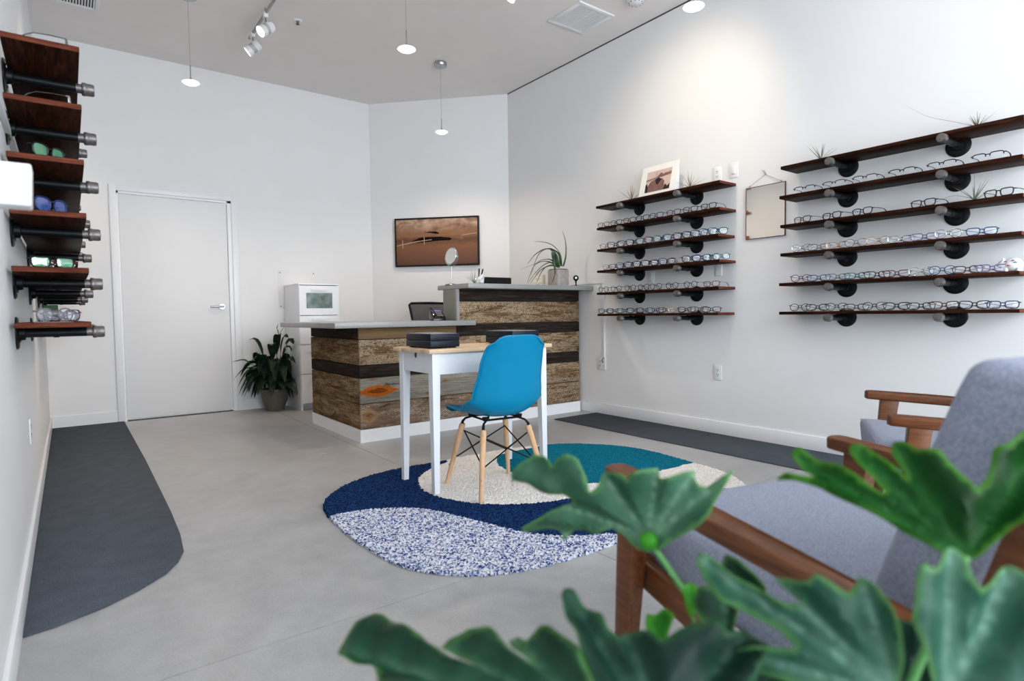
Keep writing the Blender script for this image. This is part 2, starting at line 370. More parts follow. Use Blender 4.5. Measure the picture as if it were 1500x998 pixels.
def copy_tree(o, parent=None):
    c = o.copy(); COL.objects.link(c)
    if parent: c.parent = parent
    for ch in list(o.children): copy_tree(ch, c)
    return c
def struct(o): o['kind'] = 'structure'; return o
def catmull(P, n=6):
    P = [Vector(p) for p in P]; out = []
    for i in range(len(P)-1):
        p0 = P[max(i-1, 0)]; p1 = P[i]; p2 = P[i+1]; p3 = P[min(i+2, len(P)-1)]
        for k in range(n):
            t = k/n; out.append(.5*((2*p1)+(p2-p0)*t+(2*p0-5*p1+4*p2-p3)*t*t+(3*p1-p0-3*p2+p3)*t*t*t))
    return out+[P[-1]]

# ================================================================ the setting
def quadbox(name, p, q, z0, z1, th, mat, out):          # wall slab from p to q (2D), thickness on the side 'out'
    p = Vector(p); q = Vector(q); o = Vector(out).normalized()*th
    b = B(); b.prism([tuple(p), tuple(q), tuple(q+o), tuple(p+o)], z0, z1); return struct(b.obj(name, mat))
BW, CW = (2.90, YB), (XR, 5.41)
quadbox('wall_left', (XL, YF), (XL, YB), 0, HC, .12, 'wall', (-1, 0))
quadbox('wall_right', (XR, YF), (XR, 5.41), 0, HC, .12, 'wall', (1, 0))
quadbox('wall_corner', BW, CW, 0, HC, .12, 'wall', (1.19, 1.14))
wb = B(); D0, D1, DT = .395, 1.372, 2.152            # back wall with the door opening
wb.box((XL, YB, 0), (D0, YB+.12, HC)); wb.box((D1, YB, 0), (BW[0], YB+.12, HC)); wb.box((D0, YB, DT), (D1, YB+.12, HC))
struct(wb.obj('wall_back', 'wall'))
wf = B(); wf.box((XL, YF-.12, 3.1), (XR, YF, HC)); wf.box((XL, YF-.12, 0), (XR, YF, .12))
struct(wf.obj('wall_front', 'wall'))
struct(B().box((XL-.12, YF-.12, HC), (XR+.12, YB+.12, HC+.1)).obj('ceiling', 'ceiling'))
# storefront window: frame bars and panes
wr = struct(thing('window_1', None, None, (0, YF-.07, 0)))
fr = B()
for x in (XL, .95, 2.0, 3.0, XR-.05): fr.box((x, -.03, .12), (x+.05, .03, 3.1))
fr.box((XL, -.03, .12), (XR, .03, .17)); fr.box((XL, -.03, 3.05), (XR, .03, 3.1))
fr.obj('window_frame', 'black', wr)
for x0, x1 in ((XL+.05, .95), (1.0, 2.0), (2.05, 3.0), (3.05, XR-.05)): B().box((x0, -.004, .17), (x1, .004, 3.05)).obj('pane', 'windowglass', wr)
struct(B().box((-6, -12, -.06), (10, YF-.12, -.02)).obj('pavement', plain('outside_pavement', (.62, .62, .60), .9)))
# floor: cast bays with saw-cut joints
fl = struct(thing('floor', None, None, (0, 0, 0)))
B().box((XL-.12, YF-.12, -.10), (XR+.12, YB+.12, -.006)).obj('floor_bed', 'gap', fl)
g = .0017
for (x0, x1, y0, y1) in ((XL, 1.665-g, 1.79+g, YB), (1.665+g, XR, 1.79+g, YB), (XL, 1.665-g, YF, 1.79-g), (1.665+g, XR, YF, 1.79-g)):
    if x0 < 0: x0 -= .1
    else: x1 += .1
    B().box((x0, y0-(.1 if y0 == YF else 0), -.006), (x1, y1+(.1 if y1 == YB else 0), 0)).obj('slab', 'concrete', fl)
# baseboards, painted shadow line under the ceiling
def board(name, p, q, inn, z1=.105, th=.014):
    p = Vector(p); q = Vector(q); o = Vector(inn).normalized()*th
    b = B(); b.prism([tuple(p), tuple(q), tuple(q+o), tuple(p+o)], 0, z1); return struct(b.obj(name, 'trim', bevel=.003))
board('baseboard_left', (XL, YF), (XL, YB), (1, 0))
board('baseboard_right', (XR, YF), (XR, 5.41), (-1, 0))
board('baseboard_corner', BW, CW, (-1.19, -1.14))
bb = B(); bb.box((XL+.014, YB-.014, 0), (.337, YB, .105)); bb.box((1.437, YB-.014, 0), (BW[0], YB, .105)); struct(bb.obj('baseboard_back', 'trim'))
struct(B().box((XR-.006, YF, HC-.008), (XR, 5.40, HC)).obj('reveal_shadow_strip', 'gap'))  # dark strip standing in for the shadow line of the ceiling reveal
# door 1
dr = struct(thing('door_1', None, None, (.883, YB, 0)))
d = B(); x0, x1, y = D0-.883, D1-.883, 0
cas = B()
for (a0, a1) in ((x0-.057, x0), (x1, x1+.065)): cas.box((a0, -.018, 0), (a1, 0, DT+.055))
cas.box((x0-.057, -.0179, DT), (x1+.065, 0, DT+.055)); cas.obj('casing', 'trim', dr, bevel=.004)
jb = B(); jb.box((x0, -.004, 0), (x0+.016, .11, DT)); jb.box((x1-.035, -.004, 0), (x1, .11, DT)); jb.box((x0, -.004, DT-.02), (x1, .11, DT)); jb.obj('jamb', 'trim', dr)
B().box((x0+.019, .018, .016), (x1-.038, .058, DT-.024)).obj('door_leaf', 'door', dr, bevel=.002)
B().box((x0, .0, 0), (x1, .10, .006)).obj('threshold', 'gap', dr)
hb = thing('handle', None, None, (1.262-.883, .018, 1.078)); hb.parent = dr
h = B(); h.lathe([(0.0, -.012), (.028, -.012), (.033, -.006), (.033, 0)], 28, axis='y'); h.lathe([(.011, -.055), (.011, 0)], 16, axis='y')
h.tube([(.012, -.052, 0), (-.03, -.055, .001), (-.08, -.055, -.002), (-.118, -.05, -.001)], [.0115, .011, .010, .008], 10); h.obj('lever', 'chrome', hb, smooth=True)
# ceiling vents
def vent(loc, sx, sy, n, split, name_label):
    t = thing('ceiling_vent', name_label, 'vent', loc)
    f = B()
    for (a, b_) in (((-sx, -sy), (sx, -sy+.035)), ((-sx, sy-.035), (sx, sy)), ((-sx, -sy+.035), (-sx+.035, sy-.035)), ((sx-.035, -sy+.035), (sx, sy-.035))):
        f.box((a[0], a[1], -.012), (b_[0], b_[1], 0))
    f.obj('frame', 'plastic', t, bevel=.002)
    B().box((-sx+.03, -sy+.03, -.004), (sx-.03, sy-.03, -.001)).obj('backing', 'gap', t)
    if split: B().box((-.008, -sy+.035, -.011), (.008, sy-.035, -.004)).obj('divider', 'plastic', t)
    me = None
    for i in range(n):
        if split == 2: y = -sx+.042+(2*sx-.084)*i/(n-1); a, b_ = (y-.0045, -sy+.035, -.010), (y+.0045, sy-.035, -.004)
        else: y = -sy+.042+(2*sy-.084)*i/(n-1); a, b_ = (-sx+.035, y-.004, -.010), (sx-.035, y+.002, -.005)
        B().box(a, b_).obj('slat', 'plastic', t)
vent((3.528, 3.68, HC), .196, .196, 24, 1, 'square white ceiling vent near the right wall, two slatted halves')
vent((.02, 5.52, HC), .275, .325, 26, 2, 'large slotted ceiling vent above the left wall shelves')
# floor mats
def mat_thing(poly, label):
    b = B(); b.prism(poly, 0, .008); return tag(b.obj('floor_mat', 'mat', bevel=.002, seg=1), label, 'mat')
mat_thing([(-.146, 6.575), (.385, 6.578), (.385, 4.65), (.372, 3.32), (.362, 2.95), (.345, 2.73), (.31, 2.62), (.26, 2.53), (.16, 2.43), (.06, 2.36), (-.07, 2.305), (-.146, 2.29)], 'charcoal floor mat with rounded end along the left wall')
mat_thing([(3.49, 4.03), (4.022, 4.03), (4.022, -.6), (3.49, -.6)], 'charcoal runner mat along the right wall behind the armchairs')

# ================================================================ reception desk
dk = thing('reception_desk', 'reception desk clad in weathered barn boards with grey counters', 'desk', (1.74, 4.24, 0))
def L(p): return (p[0]-1.74, p[1]-4.24, p[2])
core = B(); core.box(L((1.762, 4.262, 0)), L((2.62, 5.325, .874))); core.box(L((2.62, 4.262, 0)), L((4.005, 4.455, 1.179))); core.obj('carcass', 'gap', dk)
tr = B(); tr.box(L((1.735, 4.234, 0)), L((4.01, 4.262, .098))); tr.box(L((1.735, 4.262, 0)), L((1.762, 5.335, .098))); tr.obj('base_trim', 'trim', dk)
rows = [(.101, .291, 'peelbottom', 'peelleft'), (.296, .487, 'knotty', 'peelleft'), (.492, .586, 'darkboard', 'darkboardleft'), (.591, .781, 'peel', 'peelleft'), (.786, .874, 'tanboard', 'darkboardleft')]
rr = random.Random(3)
def board_piece(a, b_, m):
    return B().box(L(a), L(b_)).obj('board', m, dk, bevel=.0025, seg=1)
for i, (z0, z1, mf, ml) in enumerate(rows):
    j = rr.uniform(-.003, .003)
    cut = (2.72, 2.95, 2.60, 2.80, 2.60)[i]
    for (a, b_) in ((1.742, cut-.001), (cut+.001, 4.008)):
        if i == 4 and a > 2: continue
        mm = mf if (i != 1 or a < 2) else 'peel'
        if i == 0 and a > 2: mm = 'peel'
        k = j+rr.uniform(-.0015, .0015)
        board_piece((a, 4.240+k, z0), (b_, 4.262, z1), mm)
    board_piece((1.740+rr.uniform(-.004, .003), 4.263, z0), (1.762, 5.333+rr.uniform(-.01, .008), z1), ml)
for z0, z1, m in ((.786, .879, 'darkboard'), (.885, 1.073, 'peel'), (1.078, 1.179, 'darkboard')):
    board_piece((2.632 if z0 > .8 else 2.602, 4.240+rr.uniform(-.002, .002), z0), (4.008, 4.262, z1), m)
ep = B(); ep.box(L((2.612, 4.262, .916)), L((2.620, 4.470, 1.179))); ep.obj('end_panel', 'panelgrey', dk)
B().box(L((2.606, 4.236, .916)), L((2.631, 4.262, 1.179))).obj('corner_strip', 'countergrey', dk)
ct = B(); ct.prism([(x-1.74, y-4.24) for x, y in ((1.50, 4.08), (2.692, 4.08), (2.692, 4.236), (2.604, 4.236), (2.604, 5.42), (1.50, 5.42))], .875, .915); ct.obj('counter', 'countergrey', dk, bevel=.003)
B().box(L((2.615, 4.07, 1.18)), L((4.036, 4.57, 1.22))).obj('counter', 'countergrey', dk, bevel=.003)['label'] = 'raised grey counter'

# things on the desk -------------------------------------------------
def blade(b, pts, w, roll=0, fold=.25, prof=None):      # folded leaf blade along a curve
    pts = [Vector(p) for p in pts]; n = len(pts); vs = []; fs = []
    prof = prof or (lambda t: max(.02, sin(pi*min(1, t*.97+.03))**.8*(1-.25*t)))
    for i, p in enumerate(pts):
        t = (pts[min(i+1, n-1)]-pts[max(i-1, 0)]).normalized(); s = t.cross(Vector((0, 0, 1)))
        if s.length < .1: s = t.cross(Vector((cos(roll), sin(roll), 0)))
        s.normalize(); s = (Matrix.Rotation(roll, 3, t) @ s); u = s.cross(t).normalized()
        ww = w*prof(i/(n-1))
        vs += [p-s*ww+u*ww*fold, p-s*ww*.5+u*ww*fold*.3, p, p+s*ww*.5+u*ww*fold*.3, p+s*ww+u*ww*fold]
    for i in range(n-1):
        for k in range(4): fs.append((i*5+k, i*5+k+1, (i+1)*5+k+1, (i+1)*5+k))
    b.add(vs, fs)
# concrete planter with curling plant
pl = thing('strappy_plant', 'plant with long curling grey-green leaves in concrete cube planter on raised counter', 'plant', (3.82, 4.33, 1.2205))
pb = B(); s_ = .073
pb.box((-s_, -s_, 0), (s_, s_, .165)); pb.obj('planter', 'cube', pl, bevel=.006)
B().box((-s_+.01, -s_+.01, .1655), (s_-.01, s_-.01, .172)).obj('soil', 'soil', pl)
LV = [[[3.869,1.421],[3.897,1.521],[3.89,1.653],[3.845,1.762]],[[3.852,1.42],[3.836,1.538],[3.749,1.618],[3.63,1.644],[3.53,1.641]],[[3.834,1.419],[3.818,1.53],[3.731,1.578],[3.663,1.577],[3.578,1.538],[3.519,1.452],[3.467,1.323]],[[3.816,1.419],[3.8,1.523],[3.731,1.578],[3.646,1.573],[3.544,1.517],[3.469,1.431]],[[3.816,1.419],[3.764,1.443],[3.696,1.479],[3.594,1.468],[3.502,1.426],[3.331,1.373]],[[3.807,1.412],[3.729,1.441],[3.644,1.457],[3.543,1.443],[3.46,1.392],[3.381,1.248]],[[3.816,1.419],[3.73,1.451],[3.644,1.431],[3.542,1.357],[3.443,1.25]],[[3.807,1.412],[3.729,1.428],[3.626,1.405],[3.55,1.344],[3.482,1.25]],[[3.816,1.409],[3.712,1.421],[3.601,1.378],[3.533,1.305],[3.497,1.25]],[[3.80,1.425],[3.764,1.482],[3.731,1.532],[3.705,1.544],[3.696,1.498],[3.707,1.388],[3.693,1.323],[3.65,1.25]],[[3.82,1.42],[3.786,1.47],[3.757,1.521],[3.722,1.545]],[[3.83,1.42],[3.79,1.50],[3.74,1.56],[3.69,1.59]]]
rl = random.Random(5)
for i, c in enumerate(LV):
    off = [-.02, .03, .0, .05, -.01, -.05, .02, -.06, .04, -.085, -.03, .02][i]; n = len(c)
    pts = catmull([(x-3.82, -.02+off*(k/(n-1))*1.0, z-1.2205) for k, (x, z) in enumerate(c)], 7)
    wd = .016 if i != 9 else .021
    m = len(pts); b = B(); b.tube(pts, [wd*(1-.9*(q/(m-1))**1.3) for q in range(m)], 6, flat=.35)
    b.obj('leaf', 'strapnew' if i >= 10 else 'strap', pl, smooth=True)
# table-top mirror on the counter
tm = thing('vanity_mirror', 'small oval-looking round mirror on a chrome stand on raised counter', 'mirror', (2.66, 4.40, 1.2205), radians(-80))
b = B(); b.lathe([(0, .012), (.02, .011), (.055, .006), (.06, 0)], 28); b.lathe([(.0045, .008), (.0045, .165)], 10); b.obj('stand', 'chrome', tm, smooth=True)
b = B(); b.tube([(.082*cos(a), 0, .245+.082*sin(a)) for a in [pi+pi*k/16 for k in range(17)]], .004, 8); b.obj('yoke', 'chrome', tm, smooth=True)
b = B(); b.lathe([(0, -.006), (.070, -.006), (.077, -.003), (.078, .003), (.072, .006), (0, .006)], 36, axis='y'); b.v = [(x, y*1.0, z) for x, y, z in b.v]
hd = b.obj('mirror_head', 'chrome', tm, smooth=True, loc=(0, 0, .247), rot=(radians(-8), 0, 0))
b = B(); b.lathe([(0, -.0075), (.068, -.0075), (.069, -.006)], 36, axis='y'); b.obj('mirror_glass', 'mirror', hd)
# little air plants
def air_plant(loc, label, n=11, h=.09, seed=1, spread=1.0, lean=(0, 0), rusty=2, group=None, special=()):
    t = thing('air_plant', label, 'air plant', loc, 0, group); r = random.Random(seed)
    for i in range(n):
        a = 2*pi*i/n+r.uniform(-.3, .3); e = r.uniform(.15, 1.0)*spread; l = h*r.uniform(.7, 1.15)
        dx, dy = cos(a)*e+lean[0], sin(a)*e+lean[1]; bend = r.uniform(-.2, .5)
        pts = [(0, 0, .006)]
        for k in range(1, 7):
            q = k/6; pts.append((dx*l*q*(1+bend*q*.4), dy*l*q*(1+bend*q*.4), .006+l*(q*(1.15-e*.45)-bend*.25*q*q)))
        pts = [(x, y, max(.003, z)) for x, y, z in pts]
        B().tube(pts, [.0042*(1-.9*(k/6)) for k in range(7)], 5, flat=.5).obj('leaf', 'airtip' if i < rusty else 'airleaf', t, smooth=True)
    for sp in special:
        pts = catmull(sp, 5); m = len(pts); B().tube(pts, [.003*(1-.85*k/(m-1)) for k in range(m)], 5, flat=.5).obj('leaf', 'airleaf', t, smooth=True)
    return t
air_plant((2.735, 4.16, 1.2205), 'spiky air plant beside the white hand on raised counter', 13, .105, 3, 1.1, rusty=0)
# white ceramic hand holding two black pens
ha = thing('hand_pen_holder', 'white ceramic fist on the raised counter holding black pens', 'figurine', (2.835, 4.25, 1.2205), radians(15))
hb_ = bmesh.new(); skin = hb_.verts.layers.skin.verify()
def sk(ps, rs):
    prev = None; out = []
    for p, r_ in zip(ps, rs):
        v = hb_.verts.new(p); v[skin].radius = (r_, r_)
        if prev: hb_.edges.new((prev, v))
        prev = v; out.append(v)
    return out
pm = sk([(-.045, 0, .022), (-.02, 0, .032), (.005, 0, .045), (.02, 0, .055)], [.022, .026, .028, .022]); pm[0][skin].use_root = True
me = bpy.data.meshes.new('palm'); hb_.to_mesh(me); hb_.free()
o = bpy.data.objects.new('palm', me); COL.objects.link(o); o.parent = ha; me.materials.append(MAT['plastic'])
o.modifiers.new('skin', 'SKIN'); sd = o.modifiers.new('sub', 'SUBSURF'); sd.levels = sd.render_levels = 2
for i in range(4):
    z = .071-.017*i; k = 1-.06*abs(i-1)
    pts = catmull([(.0, -.020, z), (.030*k, -.026, z+.002), (.050*k, -.012, z), (.050*k, .010, z-.001), (.034, .020, z-.002), (.015, .016, z-.002)], 4); m = len(pts)
    b = B(); b.tube(pts, [.0098*(1-.18*q/(m-1)) for q in range(m)], 10); b.lathe([(0, -.009), (.006, -.007), (.009, 0), (.006, .007), (0, .009)], 10, c=(.015, .016, z-.002)); b.obj('finger', 'plastic', ha, smooth=True)
b = B(); pts = catmull([(-.022, -.026, .040), (-.004, -.036, .062), (.016, -.034, .078), (.034, -.024, .083)], 4); b.tube(pts, [.0125, .012, .012, .0115, .0115, .011, .011, .0105, .010, .010, .009, .008, .005], 10); b.obj('thumb', 'plastic', ha, smooth=True)
for (x, y, rx, ry, nm) in ((2.848, 4.262, .06, .03, 'black pen standing upright in white ceramic fist'), (2.866, 4.256, .28, .03, 'black pen leaning right in white ceramic fist')):
    pn = tag(B().tube([(0, 0, 0), (0, 0, .02), (0, 0, .070), (0, 0, .078)], [.003, .006, .0065, .003], 10).obj('pen', 'black', smooth=True, loc=(x, y, 1.2205+.062), rot=(ry, rx, 0)), nm, 'pen')
# webcam ball on counter end
wc = thing('webcam', 'small black ball camera on a short stand on raised counter end', 'camera', (3.895, 4.16, 1.2205))
b = B(); b.lathe([(.022, 0), (.022, .003), (.007, .010), (.005, .02), (.008, .045), (.012, .055)], 20); b.obj('stand', 'black', wc, smooth=True)
b = B(); b.lathe([(0.001, .050)]+[(.028*sin(a), .078-.028*cos(a)) for a in [pi*k/12 for k in range(1, 12)]]+[(0.001, .106)], 24); b.obj('ball', 'blackgloss', wc, smooth=True)
b = B(); b.lathe([(0, -.031), (.009, -.031), (.012, -.024)], 16, axis='y', c=(0, 0, .078)); b.obj('camera_eye', 'chrome', wc, rot=(0, 0, radians(-40)))
# paper sign and card by the planter
sg = thing('paper_sign', 'small cream printed card leaning behind the planter', 'card', (3.725, 4.50, 1.2205))
b = B(); b.box((-.085, -.001, 0), (.07, .001, .125)); b.obj('card', 'cream', sg)
b = B(); b.box((-.075, -.0022, .058), (.035, -.0012, .100)); b.obj('label_panel', plain('pale_label', (.80, .68, .50), .8), sg)
b = B()
for (x0, x1, z) in ((-.065, -.03, .083), (-.02, .02, .083), (-.065, -.005, .072), (-.075, -.045, .040), (-.02, .025, .040), (-.05, .0, .030)): b.box((x0, -.003, z), (x1, -.0023, z+.003))
b.obj('print', 'inkgrey', sg)
tag(B().box((-.028, -.018, 0), (.028, .018, .006)).obj('card_stack', 'plastic', loc=(3.79, 4.185, 1.2205)), 'small stack of white cards in front of the planter', 'cards')
# worktop behind the raised counter with monitor, office chair, phone
wt = thing('worktop', 'grey worktop behind the raised counter', 'worktop', (3.30, 4.845, 0))
B().box((-.66, -.38, .72), (.70, .30, .75)).obj('top', 'countergrey', wt)
for x in (-.62, .64): B().box((x-.02, -.30, 0), (x+.02, .30, .72)).obj('support', 'panelgrey', wt)
mo = thing('monitor', 'black computer monitor showing above the raised counter', 'monitor', (3.39, 4.80, .7505))
B().box((-.21, -.02, .14), (.20, .02, .578)).obj('screen', 'black', mo, bevel=.006)
b = B(); b.box((-.03, .015, .02), (.03, .035, .3)); b.box((-.10, -.06, 0), (.10, .10, .02)); b.obj('stand', 'black', mo)
B().box((-.19, .0205, .16), (.18, .022, .56)).obj('display', plain('monitor_display', (.04, .05, .07), .15), mo)
ph = thing('desk_phone', 'black desk phone on the lower grey counter', 'phone', (2.520, 4.41, .9155), radians(-8))
ph.scale = (.66, .66, .80)
b = B(); b.hexa([(-.09, -.08, 0), (.09, -.08, 0), (.09, .08, 0), (-.09, .08, 0)], [(-.085, -.07, .035), (.085, -.07, .035), (.085, .08, .11), (-.085, .08, .11)]); b.obj('base', 'blackgloss', ph, bevel=.008)
b = B(); pts = catmull([(-.065, -.075, .052), (-.066, -.06, .075), (-.065, .0, .105), (-.065, .055, .132), (-.065, .075, .125)], 4); b.tube(pts, [.018, .020, .018, .015, .014, .013, .012, .012, .012, .013, .014, .015, .018, .020, .020, .019, .015], 10); b.obj('handset', 'blackgloss', ph, smooth=True)
b = B()
for i in range(3):
    for j in range(4): b.box((-.02+.028*i, -.055+.026*j, .047+.0122*j), (.0+.028*i, -.037+.026*j, .055+.0122*j))
b.obj('keys', 'inkgrey', ph)
b = B(); b.hexa([(-.02, .045, .095), (.07, .045, .095), (.07, .07, .107), (-.02, .07, .107)], [(-.02, .045, .101), (.07, .045, .101), (.07, .07, .113), (-.02, .07, .113)]); b.obj('display', 'purple', ph)
oc = thing('office_chair', 'black mesh office chair behind the reception desk', 'chair', (3.14, 5.62, 0), radians(12))
b = B(); fp = [(-.23, 0, .70), (-.235, .02, .85), (-.265, .05, 1.075), (-.24, .052, 1.090), (0, .02, 1.094), (.24, .052, 1.090), (.265, .05, 1.075), (.235, .02, .85), (.23, 0, .70), (.0, -.03, .69)]
b.tube(fp, .014, 8, closed=True); b.obj('back_frame', 'black', oc, smooth=True)
b = B(); vs = []; nx, nz = 22, 18
for j in range(nz+1):
    for i in range(nx+1):
        u = i/nx*2-1; v = j/nz; vs.append(((.232+.03*v)*u, -.03+.05*v+.03*u*u, .70+.385*v))
MAT['mesh'] = glass_mat('mesh_back', (.16, .15, .16), .0, .6, .04)
b.add(vs, [(j*(nx+1)+i, j*(nx+1)+i+1, (j+1)*(nx+1)+i+1, (j+1)*(nx+1)+i) for j in range(nz) for i in range(nx)]); b.obj('mesh_back', 'mesh', oc, smooth=True)
B().box((-.24, -.44, .44), (.24, .0, .51)).obj('seat', 'black', oc, bevel=.03, seg=3)
b = B(); b.lathe([(.03, .07), (.03, .43)], 16, c=(0, -.2, 0)); b.tube([(0, -.1, .42), (0, .06, .50), (0, .05, .8)], .016, 8); b.obj('column', 'black', oc)
for k in range(5):
    a = 2*pi*k/5+.3; b = B(); b.tube([(0, -.2, .09), (.28*cos(a), -.2+.28*sin(a), .07)], [.024, .015], 8); b.lathe([(.025, -.012), (.025, .012)], 14, c=(.28*cos(a), -.2+.28*sin(a), .0255), axis='x'); b.obj('leg', 'black', oc)

# ================================================================ cabinet, lily, wall plate
cb = thing('cabinet', 'tall white cabinet with glass flap door and drawers by the back wall', 'cabinet', (2.085, 6.33, 0))
b = B(); b.box((-.208, -.222, 0), (-.188, .25, 1.288)); b.box((.190, -.222, 0), (.210, .25, 1.288)); b.box((-.188, .235, .04), (.19, .25, 1.288)); b.box((-.188, -.20, .055), (.19, .235, .07)); b.box((-.188, -.17, .0), (.19, -.16, .055)); b.obj('body', 'white', cb)
B().box((-.212, -.245, 1.288), (.214, .25, 1.303)).obj('top', 'white', cb, bevel=.002)
def framed(z0, z1, nm, inner, mi, hz=None):
    b = B(); x0, x1 = -.205, .207; m = .07; y0, y1 = -.242, -.224
    mt = .075
    b.box((x0, y0, z0), (x0+m, y1, z1)); b.box((x1-m, y0, z0), (x1, y1, z1)); b.box((x0+m, y0, z0), (x1-m, y1, z0+m)); b.box((x0+m, y0, z1-mt), (x1-m, y1, z1))
    o = b.obj(nm, 'white', cb)
    B().box((x0+m, y0+.008, z0+m), (x1-m, y1, z1-mt)).obj(inner, mi, o)
    if hz:
        h = B(); h.box((-.085, -.262, hz-.009), (.083, -.255, hz+.009)); h.box((-.08, -.256, hz-.004), (-.07, -.242, hz+.004)); h.box((.068, -.256, hz-.004), (.078, -.242, hz+.004)); h.obj('pull', 'plastic', o)
    return o
framed(.979, 1.282, 'flap_door', 'glass_pane', 'frosted', 1.240)
framed(.680, .973, 'drawer', 'panel', 'white', .935); framed(.379, .674, 'drawer', 'panel', 'white', .635); framed(.075, .373, 'drawer', 'panel', 'white', .335)
tag(B().box((-.13, -.10, 0), (.10, .08, .006)).obj('paper_stack', plain('bluish_paper', (.60, .64, .78), .6), loc=(2.03, 6.30, 1.3035)), 'thin stack of papers on top of the white cabinet', 'papers')
wp = thing('wall_plate', 'square white access panel on back wall behind the cabinet', 'panel', (2.02, YB-.001, 1.26))
B().box((-.20, -.004, -.20), (.20, 0, .20)).obj('plate', 'wall', wp, bevel=.001, seg=1)
for x in (-.18, .18):
    for z in (-.18, .18): B().lathe([(0, -.006), (.005, -.005), (.006, 0)], 10, axis='y', c=(x, -.004, z)).obj('screw', 'slot', wp)

ly = thing('peace_lily', 'dark green peace lily in taupe pot beside the door', 'plant', (1.69, 6.37, 0))
b = B(); b.lathe([(0, 0), (.092, 0), (.098, .012), (.090, .020), (.118, .10), (.134, .195), (.142, .20), (.142, .222), (.132, .222), (.125, .20), (0, .20)], 48)
vv = []
for (x, y, z) in b.v:
    r_ = sqrt(x*x+y*y); k = 1.0
    if .03 < z < .198 and r_ > .08: a = math.atan2(y, x); k = 1+.016*cos(24*a)
    vv.append((x*k, y*k, z))
b.v = vv; b.obj('pot', 'pot', ly, smooth=True)
B().lathe([(0, .195), (.128, .195)], 24, cap=False).obj('soil', 'soil', ly)
rl = random.Random(11)
def lily_leaf(az, reach, peak, droop, w, mat='lily', z0=.22, s0=.35):
    pts = []
    for k in range(10):
        q = k/9; r_ = .03+reach*q; z = z0+peak*sin(pi*.5*min(1, q*1.25))-droop*q*q
        pts.append((r_*cos(az), r_*sin(az), z))
    pts = [(min(x, .165), min(y, .19), z) for x, y, z in pts]; b = B(); b.tube([pts[0], pts[1], pts[2], pts[3]], [.004, .0035, .003, .003], 5)
    blade(b, pts[3:], w, rl.uniform(-.5, .5), .3, lambda t: max(.03, sin(pi*(t**.75))**.9)); b.v = [(min(p[0], .178), min(p[1], .21), p[2]) for p in b.v]; b.obj('leaf', mat, ly, smooth=True)
for i in range(84):
    az = rl.uniform(-pi, pi)
    reach = rl.uniform(.13, .30)
    if sin(az) > 0: reach = min(reach, .20/max(.2, sin(az)))
    if cos(az) > .5: reach = min(reach, .15)
    lily_leaf(az, reach, rl.uniform(.14, .46), rl.uniform(.03, .36), rl.uniform(.040, .064))
lily_leaf(2.9, .36, .33, .22, .03); lily_leaf(3.3, .34, .30, .33, .034); lily_leaf(3.6, .37, .26, .28, .032); lily_leaf(2.6, .22, .54, .03, .045); lily_leaf(-.6, .20, .56, .10, .045); lily_leaf(-1.4, .12, .58, .02, .045); lily_leaf(-1.9, .22, .50, .04, .045); lily_leaf(-.2, .16, .50, .12, .04); lily_leaf(-.9, .15, .58, .05, .04); lily_leaf(-2.3, .33, .20, .22, .034); lily_leaf(-2.8, .38, .36, .30, .03)
b = B(); pts = catmull([(-.05, -.02, .3), (-.14, -.03, .42), (-.24, -.03, .50)], 5); b.tube(pts, .0035, 6)
b.obj('stem', 'stem', ly)
b = B(); blade(b, catmull([(-.24, -.03, .50), (-.30, -.035, .535), (-.36, -.04, .53), (-.41, -.045, .525)], 4), .026, .3, .3, lambda t: max(.02, sin(pi*t**.8))); b.obj('leaf', 'lilylight', ly, smooth=True)
def spathe(x, y, z, h, up):
    b = B(); b.tube([(x*.4, y*.4, .25), (x*.8, y*.8, z*.6), (x, y, z)], .0035, 6); b.obj('stem', 'stem', ly)
    b = B(); blade(b, catmull([(x, y, z), (x-.012, y, z+h*.5), (x-.002, y, z+h)], 5), .022, up, .6, lambda t: max(.02, sin(pi*t**.9))); b.obj('spathe', 'spath', ly, smooth=True)
spathe(.11, -.08, .60, .09, .4); spathe(-.03, -.10, .45, .09, 1.2)
b = B(); b.tube(catmull([(.03, 0, .25), (.06, -.03, .55), (.05, -.03, .79)], 5), .003, 6); b.obj('stem', 'stem', ly)
for (pp, w_) in (([(.05, -.03, .76), (.035, -.03, .83), (.05, -.03, .90)], .012), ([(.052, -.03, .78), (.075, -.04, .82), (.10, -.05, .86)], .009)):
    b = B(); blade(b, catmull(pp, 5), w_, .2, .5, lambda t: max(.05, sin(pi*t))); b.obj('leaf', 'lilylight' if w_ > .01 else 'lily', ly, smooth=True)

